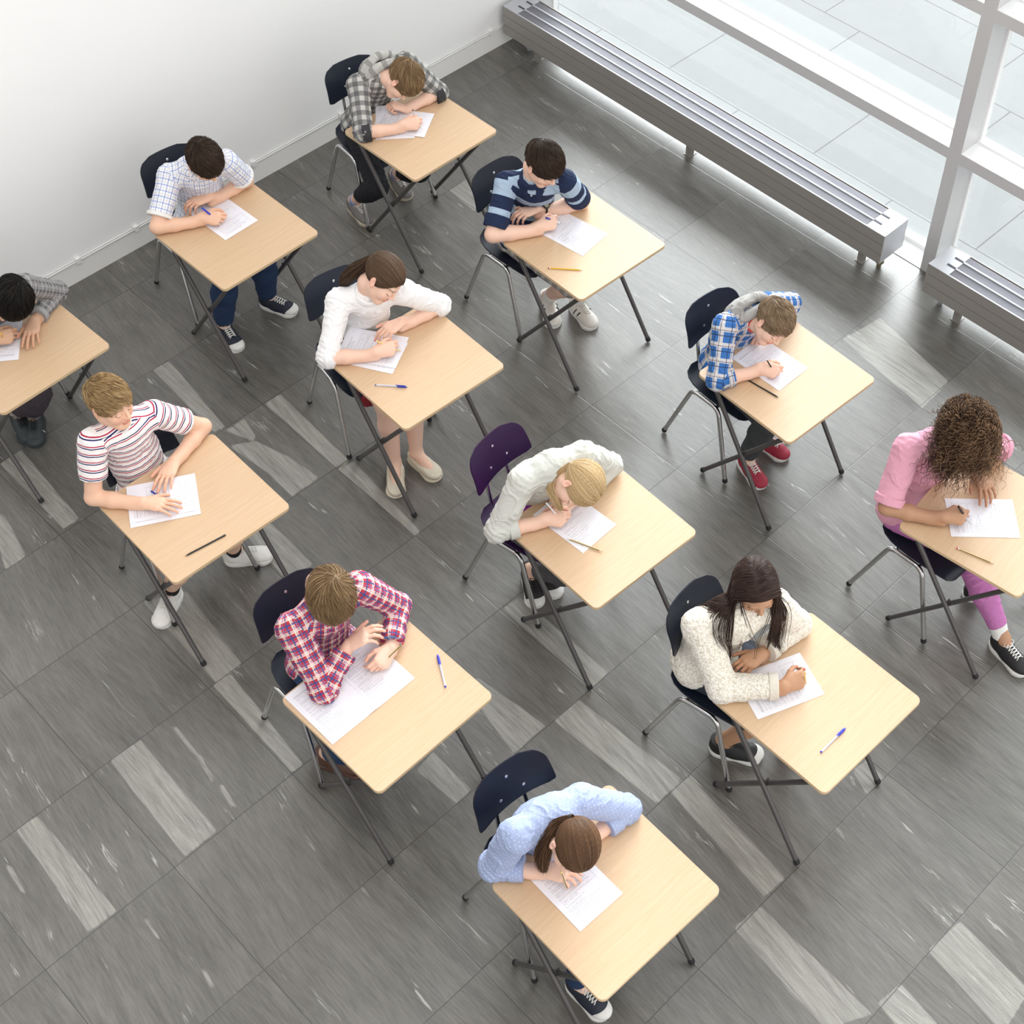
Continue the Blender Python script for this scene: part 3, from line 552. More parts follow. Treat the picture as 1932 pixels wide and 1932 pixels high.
for (cx, cy, ang, dz, mi, k, lab, kw) in (
    (4.095, 5.487, 50, 0, 0, 'A', 'lower of two printed sheets under the arms of the boy in grey checked hoodie', {}),
    (4.125, 5.453, 123.5, .0022, 1, 'A', 'upper of two printed sheets, under the writing hand of the boy in grey hoodie', {}),
    (2.960, 5.500, 92, 0, 2, 'B', 'printed test sheet in front of the boy in the blue and white checked shirt', {}),
    (4.153, 4.168, 97.5, 0, 3, 'C', 'printed test sheet in front of the boy in the navy striped polo shirt', {}),
    (2.880, 4.235, 119, 0, 0, 'D', 'lower sheet peeking out under the test of the girl in white blouse', {}),
    (2.9035, 4.250, 122, .0022, 1, 'D', 'upper printed sheet under both hands of the girl in the white blouse', {}),
    (1.675, 5.529, 54, 0, 2, 'E', 'printed test sheet at the left edge under the hands of the black haired boy', {}),
    (1.659, 4.163, -29.4, 0, 3, 'F', 'lower sheet peeking out under the test of the boy in striped T-shirt', {}),
    (1.670, 4.1835, -29.4, .0022, 0, 'F', 'upper printed sheet between the hands of the boy in the red striped T-shirt', {}),
    (2.861, 2.847, 92, 0, 1, 'G', 'printed test sheet under the bent head of the blonde girl', {}),
    (4.175, 2.867, 90, 0, 2, 'H', 'printed test sheet in front of the boy in the blue plaid hooded shirt', {}),
    (4.128, 1.617, -46, 0, 3, 'I', 'printed test sheet under both hands of the curly haired girl in pink', {}),
    (1.640, 2.874, 0.5, 0, 1, 'J', 'open double test sheet with centre fold before the boy in red plaid shirt', dict(fold=True)),
    (2.855, 1.688, -22, 0, 2, 'K', 'printed test sheet in front of the long haired girl in the cream sweater', {}),
    (1.691, 1.671, 88, 0, 0, 'L', 'printed test sheet in front of the girl in the light blue dotted shirt', {})):
    sheet('test_sheet', cx, cy, ang, ZT + dz, mi, lab, GP, flip=k in 'FIKE', **kw)

# ------------------------------------------------------------ pencils and pens
def pmat(n, c, r=.35, m=0): return flat(n, c, r, m)
M_WOOD = pmat('pencil_wood', (.72, .52, .30)); M_LEAD = pmat('graphite_lead', (.03, .03, .03)); M_FERR = pmat('ferrule_metal', (.75, .74, .70), .25, .9)
PCOL = {'yellow': (.70, .42, .03), 'black': (.012, .012, .014), 'red': (.50, .03, .05), 'blue': (.03, .05, .55), 'white': (.80, .80, .82), 'navy': (.02, .04, .35), 'gold': (.78, .58, .22)}
PMC = {k: pmat('lacquer_' + k, v) for k, v in PCOL.items()}
M_STRIPE = NT('striped_pencil_lacquer', .35)
_x, _y, _z = M_STRIPE.sep(M_STRIPE.obj()); _a = M_STRIPE.math('ARCTAN2', _y, _x)
M_STRIPE.col(M_STRIPE.mix(M_STRIPE.math('GREATER_THAN', M_STRIPE.math('SINE', M_STRIPE.math('MULTIPLY', _a, 3.0)), .15), (.80, .62, .28), (.012, .012, .014)))
M_CLEAR = NT('clear_barrel', .12, 0, .5, (.78, .80, .90)); M_CLEAR.b.inputs['Alpha'].default_value = .62
def orient(o, tip, tail):
    tip, tail = Vector(tip), Vector(tail)
    o.location = tip; o.rotation_mode = 'QUATERNION'; o.rotation_quaternion = (tail - tip).to_track_quat('Z', 'Y')
def pencil(tip, tail, body, end, label, group=None):
    L = (Vector(tail) - Vector(tip)).length; o = empty('pencil', (0, 0, 0)); r = .0037
    MB().tube([(0, 0, .018), (0, 0, L-.012)], r, 6).build('barrel', M_STRIPE.m if body == 'stripe' else PMC[body], o)
    MB().tube([(0, 0, .004), (0, 0, .018)], [.0010, r], 10).build('sharpened_wood', M_WOOD if body != 'black' else PMC['black'], o, sharp=50)
    MB().tube([(0, 0, 0), (0, 0, .004)], [.0003, .0011], 8).build('lead', M_LEAD, o)
    MB().tube([(0, 0, L-.012), (0, 0, L-.007)], r*1.06, 10).build('ferrule', M_FERR if end != 'plain' else PMC[body if body != 'stripe' else 'gold'], o, sharp=50)
    MB().tube([(0, 0, L-.007), (0, 0, L-.001), (0, 0, L)], [r, r*.95, r*.6], 10).build('end_tip', PMC[{'red': 'red', 'plain': body if body != 'stripe' else 'gold', 'white': 'white', 'black': 'black'}[end]], o, sharp=50)
    orient(o, tip, tail); tag(o, label, 'pencil', group); return o
def pen(tip, tail, barrel, cap, label, capped=True):
    """capped: the coloured cap covers the tip end"""
    L = (Vector(tail) - Vector(tip)).length; o = empty('ballpoint_pen', (0, 0, 0)); r = .0043
    bm_ = M_CLEAR.m if barrel == 'clear' else PMC[barrel]
    z0 = .02 if not capped else .004
    MB().tube([(0, 0, z0), (0, 0, L-.004)], r, 8).build('barrel', bm_, o, sharp=50)
    MB().tube([(0, 0, z0), (0, 0, L*.75)], .0016, 6).build('ink_tube', PMC[cap], o, sharp=50)
    if capped:
        c = MB().tube([(0, 0, 0), (0, 0, .012), (0, 0, .045)], [.0032, .0056, .0058], 12).build('cap', PMC[cap], o, sharp=50)
        MB().box((-.0016, .0056, .008), (.0016, .0082, .052)).build('clip', PMC[cap], c)
    else:
        MB().tube([(0, 0, 0), (0, 0, .006), (0, 0, .021)], [.0006, .0016, .0034], 10).build('nib', M_FERR, o, sharp=50)
        MB().tube([(0, 0, L*.62), (0, 0, L*.64), (0, 0, L)], [r, r*1.25, r*1.1], 12).build('cap', PMC[cap], o, sharp=50)
    MB().tube([(0, 0, L-.004), (0, 0, L)], r*1.05, 10).build('end_plug', PMC[cap], o, sharp=50)
    orient(o, tip, tail); tag(o, label, 'pen'); return o
PN = D['pens']
ZP = DH + .0038
def on(k, a): return (PN[k][a][0], PN[k][a][1], ZP + (.0016 if k == 'G2' else 0))
pencil(PN['A'][1], PN['A'][0], 'white', 'black', 'pale pencil with black end held by the boy in grey checked hoodie')
pen(PN['B'][1], PN['B'][0], 'blue', 'blue', 'blue pen held by the boy in blue and white checked shirt', capped=False)
pen(PN['C'][1], PN['C'][0], 'white', 'navy', 'white pen in the hand of the boy in the navy striped polo shirt', capped=False)
pencil(on('C2', 1), on('C2', 0), 'yellow', 'red', 'plain yellow pencil lying on the desk of the boy in navy polo')
pencil(PN['D'][1], PN['D'][0], 'gold', 'red', 'thin yellowish red ended pencil in the hand of the girl in white blouse')
pen(on('D2', 1), on('D2', 0), 'clear', 'navy', 'clear pen with dark blue cap on the desk of the girl in white blouse')
pencil(PN['E'][1], PN['E'][0], 'yellow', 'plain', 'yellow pencil in the hand of the black haired boy at the left edge')
pen((1.674, 4.114, .737), (1.652, 4.239, .742), 'navy', 'navy', 'blue pen under the spread fingers of the boy in the red striped T-shirt')
pencil(on('F2', 0), on('F2', 1), 'black', 'plain', 'black pencil lying on the desk of the boy in the striped T-shirt')
pencil(PN['G'][1], PN['G'][0], 'white', 'plain', 'pale pencil in the hand of the blonde girl in the pale jacket')
pencil(on('G2', 1), on('G2', 0), 'stripe', 'white', 'gold and black striped pencil lying across the test sheet of the blonde girl')
pencil(PN['H'][1], PN['H'][0], 'black', 'white', 'black pencil with white end held by the boy in blue plaid shirt')
pencil(on('H2', 1), on('H2', 0), 'black', 'plain', 'black pencil lying beside the test sheet of the boy in the blue plaid shirt')
pen(PN['I'][1], PN['I'][0], 'clear', 'black', 'clear pen with a black end in the hand of the curly haired girl in pink', capped=False)
pencil(on('I2', 1), on('I2', 0), 'stripe', 'red', 'striped pencil with red end on the desk of the curly haired girl')
pencil(PN['J'][1], PN['J'][0], 'stripe', 'red', 'striped pencil in the left hand of the boy in red plaid shirt')
pen(on('J2', 0), on('J2', 1), 'clear', 'blue', 'clear pen with blue cap on the desk of the boy in red plaid shirt')
pencil(PN['K'][1], PN['K'][0], 'gold', 'red', 'wooden pencil with red end held by the girl in cream sweater')
pen(on('K2', 0), on('K2', 1), 'clear', 'blue', 'clear pen with blue cap on the desk of the girl in cream sweater')
pencil(PN['L'][1], PN['L'][0], 'stripe', 'plain', 'striped pencil in the hand of the girl in light blue dotted shirt')

# ------------------------------------------------------------ implicit surface modelling for bodies and clothes
def nrm(v): v = np.asarray(v, float); return v / (np.linalg.norm(v) + 1e-12)
def smin(a, b, k):
    h = np.clip(.5 + .5*(b-a)/k, 0, 1); return b*(1-h) + a*h - k*h*(1-h)
def rc(a, b, r1, r2=None, k=.015, g=0, fl=None, clip=None, up=None):
    """tapered limb from a to b; fl=(axis, scale) flattens the cross-section along axis"""
    a = np.asarray(a, float); b = np.asarray(b, float)
    return dict(t='rc', a=a, b=b, r1=r1, r2=r1 if r2 is None else r2, k=k, g=g, fl=fl, clip=clip or [], up=up)
def el(c, R, r, k=.02, g=0, clip=None, neg=False):
    return dict(t='el', c=np.asarray(c, float), R=np.asarray(R, float), r=np.asarray(r, float), k=k, g=g, clip=clip or [], neg=neg)
def torus(c, R, r, rm, k=.008, g=0, clip=None):
    """ring in the local xy plane, radii r=(rx,ry), thickness rm"""
    return dict(t='to', c=np.asarray(c, float), R=np.asarray(R, float), r=r, rm=rm, k=k, g=g, clip=clip or [])
def rbox(c, R, h, rr, k=.01, g=0, clip=None):
    return dict(t='bx', c=np.asarray(c, float), R=np.asarray(R, float), h=np.asarray(h, float), rr=rr, k=k, g=g, clip=clip or [])
def pdist(p, P):
    if p['t'] == 'rc':
        a, b = p['a'], p['b']; ab = b - a; pa = P - a; L2 = ab @ ab + 1e-12
        if p['fl'] is not None:
            ax, sc = p['fl']; q = pa @ ax; t = np.clip((pa @ ab)/L2, 0, 1)
            r = p['r1'] + (p['r2']-p['r1'])*t; v = pa - t[..., None]*ab
            va = v @ ax; v2 = v + (va*(1/sc-1))[..., None]*ax
            n2 = np.linalg.norm(v2, axis=-1)
            d = (n2 - r)*np.where(n2 > 1e-6, np.linalg.norm(v, axis=-1)/(n2+1e-9), sc)
        else:
            t = np.clip((pa @ ab)/L2, 0, 1); d = np.linalg.norm(pa - t[..., None]*ab, axis=-1) - (p['r1'] + (p['r2']-p['r1'])*t)
    elif p['t'] == 'el':
        q = (P - p['c']) @ p['R']; k0 = np.linalg.norm(q/p['r'], axis=-1); k1 = np.linalg.norm(q/(p['r']**2), axis=-1)
        d = k0*(k0-1)/(k1+1e-9); d = np.where(k0 < .1, -min(p['r']), d)
    elif p['t'] == 'to':
        q = (P - p['c']) @ p['R']; rx, ry = p['r']; m = math.sqrt(rx*ry)
        l = np.sqrt((q[..., 0]/rx)**2 + (q[..., 1]/ry)**2) + 1e-9
        rad = np.sqrt(q[..., 0]**2 + q[..., 1]**2); dr = rad*(1-1/l)
        d = np.sqrt(dr**2 + q[..., 2]**2) - p['rm']
    else:
        q = np.abs((P - p['c']) @ p['R']) - p['h']
        d = np.linalg.norm(np.maximum(q, 0), axis=-1) + np.minimum(q.max(-1), 0) - p['rr']
    for pt, n in p['clip']: d = np.maximum(d, (P - np.asarray(pt)) @ np.asarray(n))
    return d
def pbounds(p):
    if p['t'] == 'rc':
        r = max(p['r1'], p['r2']) + .01; return np.minimum(p['a'], p['b']) - r, np.maximum(p['a'], p['b']) + r
    if p['t'] == 'el': r = p['r'].max() + .01
    elif p['t'] == 'to': r = max(p['r']) + p['rm'] + .01
    else: r = np.linalg.norm(p['h']) + p['rr'] + .01
    return p['c'] - r, p['c'] + r
OFF8 = np.array([(i, j, k) for i in (0, 1) for j in (0, 1) for k in (0, 1)])
def sdf_mesh(prims, h, zmin=None):
    lo = np.min([pbounds(p)[0] for p in prims], 0); hi = np.max([pbounds(p)[1] for p in prims], 0)
    B = 8; s = B*h; nb = np.ceil((hi-lo)/s).astype(int) + 1
    gi = np.stack(np.meshgrid(*[np.arange(n) for n in nb], indexing='ij'), -1).reshape(-1, 3)
    ce = lo + (gi + .5)*s
    diag = s*.87; n = len(prims); dp = np.full((n, len(gi)), 9.0, np.float32)
    for i, p in enumerate(prims):
        a, b = pbounds(p); m = np.all((ce > a-2*s) & (ce < b+2*s), 1)
        if m.any(): dp[i, m] = pdist(p, ce[m])
    negs = np.array([bool(p.get('neg')) for p in prims])
    dmin = dp[~negs].min(0); keep = np.abs(dmin) < diag*1.35 + .012
    if negs.any(): keep |= (np.abs(dp[negs]).min(0) < diag*1.3) & (dmin < diag)
    gi = gi[keep]; dp = dp[:, keep]; dmin = dmin[keep]; nB = len(gi)
    loc = np.stack(np.meshgrid(*[np.arange(B+1)]*3, indexing='ij'), -1).reshape(-1, 3)*h
    org = lo + gi*s; V = np.full((nB, len(loc)), .05, np.float32); sel_all = []
    for i, p in enumerate(prims):
        sel = np.nonzero(dp[i] < dmin + 2.1*diag + p['k'])[0] if not p.get('neg') else np.nonzero(dp[i] < diag*1.5 + .02)[0]
        sel_all.append(sel)
        if len(sel) == 0: continue
        P = org[sel][:, None, :] + loc[None]
        d = pdist(p, P)
        V[sel] = -smin(-V[sel], d, p['k']) if p.get('neg') else smin(V[sel], d, p['k'])
    V = V.reshape(nB, B+1, B+1, B+1)
    ins = V < 0; cs = np.zeros((nB, B, B, B), np.int8)
    for a, b, c in OFF8: cs += ins[:, a:a+B, b:b+B, c:c+B]
    act = np.nonzero((cs > 0) & (cs < 8)); bi, ci, cj, ck = act
    cv = np.stack([V[bi, ci+a, cj+b, ck+c] for a, b, c in OFF8], 1)
    pos = np.zeros((len(bi), 3)); cnt = np.zeros(len(bi))
    for e0 in range(8):
        for ax in range(3):
            bit = (4, 2, 1)[ax]
            if e0 & bit: continue
            e1 = e0 | bit; va = cv[:, e0]; vb = cv[:, e1]; m = (va < 0) != (vb < 0)
            t = np.where(m, va/(va-vb+1e-12), 0); q = OFF8[e0][None] + np.zeros((len(bi), 3)); q[:, ax] += t
            pos += np.where(m[:, None], q, 0); cnt += m
    pos = pos/cnt[:, None]
    gl_ = gi[bi]*B + np.stack([ci, cj, ck], 1)
    verts = lo + (gl_ + pos)*h
    N = nb*B + 3; key = (gl_[:, 0].astype(np.int64)*N[1] + gl_[:, 1])*N[2] + gl_[:, 2]
    order = np.argsort(key); sk = key[order]
    def look(g):
        kk = (g[:, 0].astype(np.int64)*N[1] + g[:, 1])*N[2] + g[:, 2]
        j = np.searchsorted(sk, kk); j = np.minimum(j, len(sk)-1); ok = sk[j] == kk
        return np.where(ok, order[j], -1)
    quads = []
    for ax in range(3):
        s1 = [slice(None), slice(0, B), slice(0, B), slice(0, B)]; s2 = list(s1); s2[ax+1] = slice(1, B+1)
        A = ins[tuple(s1)]; C = ins[tuple(s2)]; m = np.nonzero(A != C)
        g = gi[m[0]]*B + np.stack(m[1:], 1); o1 = (ax+1) % 3; o2 = (ax+2) % 3
        e1 = np.zeros(3, int); e1[o1] = 1; e2 = np.zeros(3, int); e2[o2] = 1
        q = np.stack([look(g), look(g-e1), look(g-e1-e2), look(g-e2)], 1)
        fl = ~A[m]; q[fl] = q[fl][:, ::-1]
        quads.append(q[(q >= 0).all(1)])
    Q = np.concatenate(quads)
    # nearest primitive per vertex
    best = np.full(len(verts), 9.0); pid = np.zeros(len(verts), int)
    inv = np.zeros(nB, bool)
    for i, p in enumerate(prims):
        if p.get('neg'): continue
        inv[:] = False; inv[sel_all[i]] = True; m = np.nonzero(inv[bi])[0]
        if len(m) == 0: continue
        d = pdist(p, verts[m]); c = d < best[m]; mm = m[c]; best[mm] = d[c]; pid[mm] = i
    return verts, Q, pid
def local_uv(prims, verts, pid):
    uv = np.zeros((len(verts), 3))
    for i, p in enumerate(prims):
        m = pid == i
        if not m.any(): continue
        P = verts[m]
        if p.get('fr'):
            o_, x_, y_, z_ = p['fr']; q = P - o_; uv[m] = np.stack([np.arctan2(q @ x_, q @ y_ + .04)*.15, q @ z_ - .12*(q @ y_), 0*q[:, 0]+1], 1); continue
        if p['t'] == 'rc':
            ab = nrm(p['b']-p['a']); pa = P - p['a']; v = pa @ ab
            up = p['up'] if p['up'] is not None else np.array([0, 0, 1.0])
            x = up - ab*(up @ ab); x = nrm(x) if np.linalg.norm(x) > .05 else nrm(np.cross(ab, (1, 0, 0)))
            y = np.cross(ab, x); r = (p['r1']+p['r2'])/2
            uv[m] = np.stack([np.arctan2(pa @ y, pa @ x)*r, v + p.get('v0', 0), 0*v+p['g']], 1)
        else:
            q = (P - p['c']) @ p['R']
            ang = np.arctan2(q[:, 0], -q[:, 1] if not p.get('front') else q[:, 1])
            r = p['r'][0] if p['t'] != 'bx' else max(p['h'])
            vv = q[:, 2] + p.get('v0', 0)
            if p.get('pl'): uv[m] = np.stack([q[:, 0], q[:, 1], 0*vv+p['g']], 1)
            else: uv[m] = np.stack([ang*r*.9, vv, 0*vv+p['g']], 1)
    return uv
def hash3(i, j, k, s):
    n = (i*73856093) ^ (j*19349663) ^ (k*83492791) ^ (s*2654435761)
    n = (n ^ (n >> 13)) * 1274126177; n = n ^ (n >> 16)
    return (n & 0xffff)/65535.0
def vnoise(P, seed=0):
    i = np.floor(P).astype(np.int64); f = P - i; f = f*f*(3-2*f); r = 0
    for a in (0, 1):
        for b in (0, 1):
            for c in (0, 1):
                w_ = (f[:, 0] if a else 1-f[:, 0])*(f[:, 1] if b else 1-f[:, 1])*(f[:, 2] if c else 1-f[:, 2])
                r = r + w_*hash3(i[:, 0]+a, i[:, 1]+b, i[:, 2]+c, seed)
    return r*2-1
def vnormals(V, Q):
    a, b, c, d = (V[Q[:, i]] for i in range(4)); n = np.cross(c-a, d-b); N = np.zeros_like(V)
    for i in range(4): np.add.at(N, Q[:, i], n)
    return N/(np.linalg.norm(N, axis=1, keepdims=True)+1e-12)
def smooth_mesh(V, Q, it=1, lam=.5):
    for _ in range(it):
        S = np.zeros_like(V); C = np.zeros(len(V))
        for i in range(4):
            j = (i+1) % 4
            np.add.at(S, Q[:, i], V[Q[:, j]]); np.add.at(C, Q[:, i], 1); np.add.at(S, Q[:, j], V[Q[:, i]]); np.add.at(C, Q[:, j], 1)
        V = V + lam*(S/C[:, None] - V)
    return V
def cloth(name, prims, h, mat, parent, O, folds=.0045, seed=0, fscale=(26, 11), joints=()):
    V, Q, pid = sdf_mesh(prims, h); uv = local_uv(prims, V, pid); V0_ = V.copy()
    N = vnormals(V, Q)
    if folds:
        # creases run across the limb: squeeze noise along v
        c = vnoise(V*14 + vnoise(V*9, seed+5)[:, None]*.8, seed)
        wp = np.stack([c, -c, c*1.5], 1)*1.1
        r = (1-np.abs(vnoise(V*np.array([17, 17, 26.]) + wp, seed+1)))**3
        r2 = (1-np.abs(vnoise(V*np.array([34, 34, 44.]) + wp*1.7, seed+2)))**4
        amp = np.full(len(V), .75); ring = np.zeros(len(V))
        for J, rad in joints:
            e = np.exp(-(np.linalg.norm(V-J, axis=1)/rad)**2); amp = np.maximum(amp, 1.5*e)
            ph = uv[:, 1]/.026 + vnoise(V*22, seed+3)*.55 + uv[:, 0]*6
            ring += e*(np.abs(np.sin(ph*PI))**1.0*2-1)*.55
        V = V + N*(folds*(c*.7 + (r-.42)*1.15*amp + (r2-.3)*.45*amp + ring))[:, None]
    V0, V = V0_, smooth_mesh(V, Q, 1, .4)
    fp = pid[Q[:, 0]]; cp = np.repeat(fp, 4); cu = local_uv(prims, V0[Q].reshape(-1, 3), cp).reshape(-1, 4, 3)
    fn = N[Q].mean(1)
    for i, p in enumerate(prims):
        m = fp == i
        if not m.any(): continue
        if p.get('fr'):
            o_, x_, y_, z_ = p['fr']; r = .15; mm = np.nonzero(m)[0][np.abs(fn[m] @ z_) > .66]; q = V0[Q[mm]] - o_; cu[mm, :, 0] = q @ x_; cu[mm, :, 1] = q @ y_ + .31
        elif p['t'] == 'rc': r = (p['r1']+p['r2'])/2
        else: r = (p['r'][0] if p['t'] != 'bx' else max(p['h']))*.9
        u = cu[m, :, 0]; w_ = (u.max(1) - u.min(1)) > PI*r; u = np.where(w_[:, None] & (u < 0), u + 2*PI*r, u); cu[m, :, 0] = u
    return mesh_obj(name, V - O, Q, mat, parent, True, attrs={'pat': ('CORNER', cu)})

# ------------------------------------------------------------ people: materials
def skin_mat():
    s = NT('skin', .48, 0, .35); c = s.attr('col', 'Color')
    n = s.noise(s.obj(), 90, 3, .6); s.col(s.mix(s.math('MULTIPLY', n, .10), c, (.75, .38, .28)))
    s.b.inputs['Subsurface Weight'].default_value = .06; s.b.inputs['Subsurface Radius'].default_value = (.012, .005, .003)
    return s.m
M_SKIN = skin_mat()
def hair_mat(name, c0, c1, c2, rough=.5):
    s = NT(name, rough, 0, .22); h = s.attr('hv', 'Fac')
    s.col(s.ramp(h, [(0., c0), (.5, c1), (1., c2)])); return s.m
HM = dict(brown=hair_mat('brown_hair', (.045, .026, .016), (.085, .050, .030), (.15, .095, .06)),
    dark=hair_mat('dark_brown_hair', (.022, .013, .009), (.045, .027, .018), (.085, .055, .038)),
    black=hair_mat('black_hair', (.005, .004, .004), (.010, .008, .007), (.026, .021, .018)),
    sandy=hair_mat('sandy_hair', (.19, .115, .048), (.36, .235, .11), (.56, .40, .21)),
    lightbrown=hair_mat('light_brown_hair', (.13, .078, .038), (.26, .165, .085), (.42, .29, .165)),
    ash=hair_mat('ash_blond_hair', (.14, .095, .055), (.26, .18, .112), (.40, .29, .185)),
    blonde=hair_mat('blonde_hair', (.34, .22, .10), (.58, .41, .22), (.82, .64, .40)),
    auburn=hair_mat('auburn_hair', (.052, .026, .014), (.105, .054, .028), (.20, .11, .058)),
    curly=hair_mat('curly_brown_hair', (.028, .014, .010), (.075, .042, .028), (.27, .165, .09)),
    espresso=hair_mat('espresso_hair', (.018, .009, .008), (.036, .019, .015), (.075, .045, .034)))
def bands(s, base, lst, bumpy=.15):
    u, v, g = s.sep(s.attr('pat')); c = base
    if not isinstance(c, bpy.types.NodeSocket): c = s.mix(0., c, c)
    for ax, per, off, wd, colr, al in lst:
        f = s.math('FRACT', s.math('ADD', s.math('DIVIDE', u if ax == 'u' else v, per), off + 20))
        m = s.math('LESS_THAN', f, wd/per)
        c = s.mix(s.math('MULTIPLY', m, al), c, colr)
    s.col(c)
    w_ = s.noise(s.obj(), 45, 3, .6); s.bump(w_, bumpy, .004); return s
def cm(name, base, lst=(), rough=.8, bumpy=.2):
    s = NT(name, rough, 0, .25); s.m.diffuse_color = (*base, 1)
    b = s.mix(s.noise(s.obj(), 120, 2, .6), tuple(x*.93 for x in base), tuple(min(1, x*1.06) for x in base))
    return bands(s, b, lst, bumpy).m
MAT = {}
MAT['A'] = cm('grey_check_jersey', (.50, .49, .47), [('u', .052, 0, .026, (.055, .057, .062), .62), ('v', .052, 0, .026, (.055, .057, .062), .62)])
MAT['Acuff'] = cm('charcoal_rib', (.045, .045, .05), [('u', .006, 0, .002, (.02, .02, .02), .5)])
MAT['Ahood'] = cm('hood_lining', (.46, .45, .43), [('u', .06, 0, .022, (.09, .09, .09), .5)])
MAT['B'] = cm('blue_check_cotton', (.80, .80, .82), [('u', .030, 0, .0035, (.10, .20, .58), .85), ('v', .030, .2, .0035, (.10, .20, .58), .85), ('u', .030, .5, .002, (.22, .35, .68), .6), ('v', .030, .6, .002, (.55, .50, .35), .5)])
MAT['Bcuff'] = cm('white_cuff', (.80, .78, .76))
MAT['C'] = cm('polo_stripes', (.36, .47, .60), [('v', .145, .30, .066, (.012, .022, .062), 1.)])
MAT['Cnavy'] = cm('navy_jersey', (.012, .022, .062))
MAT['D'] = cm('white_cotton', (.82, .82, .83))
MAT['E'] = cm('grey_plaid', (.22, .21, .21), [('u', .040, 0, .010, (.10, .10, .105), .8), ('v', .030, 0, .007, (.46, .46, .48), .5), ('u', .040, .5, .006, (.36, .36, .38), .5)])
MAT['F'] = cm('red_navy_stripes', (.82, .80, .80), [('v', .038, 0, .0052, (.42, .03, .08), 1.), ('v', .038, .74, .0052, (.025, .025, .12), 1.)])
MAT['Fneck'] = cm('white_rib', (.82, .81, .81))
MAT['G'] = cm('pale_denim', (.56, .57, .53), bumpy=.4)
MAT['Gunder'] = cm('magenta_jersey', (.36, .045, .42))
MAT['H'] = cm('blue_plaid', (.04, .15, .42), [('u', .072, 0, .022, (.70, .66, .62), .75), ('v', .072, 0, .022, (.70, .66, .62), .75), ('u', .072, .47, .0035, (.02, .02, .05), .9), ('v', .072, .47, .0035, (.02, .02, .05), .9), ('u', .072, .80, .003, (.03, .03, .08), .8), ('v', .072, .80, .003, (.03, .03, .08), .8)])
MAT['Hhood'] = cm('grey_marl', (.36, .35, .34), bumpy=.3)
MAT['Hred'] = cm('red_tee', (.62, .09, .07))
MAT['I'] = cm('pink_cotton', (.68, .34, .44), bumpy=.3)
MAT['J'] = cm('red_plaid', (.47, .035, .055), [('u', .050, 0, .013, (.78, .74, .76), .5), ('v', .050, .1, .013, (.78, .74, .76), .5), ('u', .050, .50, .007, (.03, .07, .22), .85), ('v', .050, .60, .007, (.03, .07, .22), .85), ('u', .050, .16, .0022, (.10, .25, .52), .8), ('v', .050, .26, .0022, (.10, .25, .52), .8), ('u', .050, .82, .0022, (.80, .72, .50), .9), ('v', .050, .88, .0022, (.80, .72, .50), .9)])
MAT['Jin'] = cm('white_tee', (.78, .77, .77))
s = NT('cream_knit', .9, 0, .2); _v = s.n('TexVoronoi', feature='F1'); s.put(_v.inputs['Vector'], s.attr('pat')); _v.inputs['Scale'].default_value = 120
s.col(s.ramp(_v.outputs[0], [(.35, (.82, .79, .72)), (.85, (.60, .55, .46))])); s.bump(s.math('SUBTRACT', 1.0, _v.outputs[0]), .6, .005); MAT['K'] = s.m
MAT['Kcuff'] = cm('cream_rib', (.72, .68, .60), [('u', .007, 0, .0025, (.45, .40, .33), .6)])
s = NT('dotted_chambray', .8, 0, .25); _w = s.noise(s.obj(), 220, 2, .7); _u, _vv, _g = s.sep(s.attr('pat'))
_row = s.math('FLOOR', s.math('DIVIDE', _vv, .0125)); _sh = s.math('MULTIPLY', s.math('FRACT', s.math('MULTIPLY', _row, .5)), .018)
_du = s.math('SUBTRACT', s.math('FRACT', s.math('DIVIDE', s.math('ADD', _u, _sh), .018)), .5); _dv = s.math('SUBTRACT', s.math('FRACT', s.math('DIVIDE', _vv, .0125)), .5)
_dd = s.math('SQRT', s.math('ADD', s.math('POWER', s.math('MULTIPLY', _du, .018), 2.0), s.math('POWER', s.math('MULTIPLY', _dv, .0125), 2.0)))
s.col(s.mix(s.math('LESS_THAN', _dd, .0015), s.mix(_w, (.27, .34, .55), (.40, .47, .68)), (.74, .77, .84))); s.bump(s.noise(s.obj(), 45, 3), .3, .004); MAT['L'] = s.m
MAT['jeans'] = cm('dark_jeans', (.022, .045, .105), rough=.85); MAT['black'] = cm('black_trousers', (.014, .015, .019)); MAT['grey'] = cm('washed_black_jeans', (.055, .06, .065))
MAT['pinkj'] = cm('pink_jeans', (.50, .18, .42)); MAT['shorts'] = cm('grey_check_shorts', (.33, .31, .29), [('u', .05, 0, .02, (.12, .11, .11), .6), ('v', .05, 0, .02, (.62, .60, .57), .5)])
MAT['skirt'] = cm('tartan_skirt', (.012, .014, .03), [('u', .04, 0, .003, (.30, .03, .04), .9), ('v', .04, 0, .003, (.30, .03, .04), .9)])
MAT['dgrey'] = cm('dark_grey_leggings', (.07, .068, .072), [('v', .010, 0, .004, (.16, .16, .17), .6)]); MAT['plum'] = cm('plum_trousers', (.055, .045, .055)); MAT['denshort'] = cm('dark_shorts', (.03, .035, .05))
for kk, cc in dict(sockblue=(.22, .29, .48), sockwhite=(.78, .78, .76), sockblack=(.012, .012, .013), sockgrey=(.30, .30, .31)).items(): MAT[kk] = cm(kk, cc)

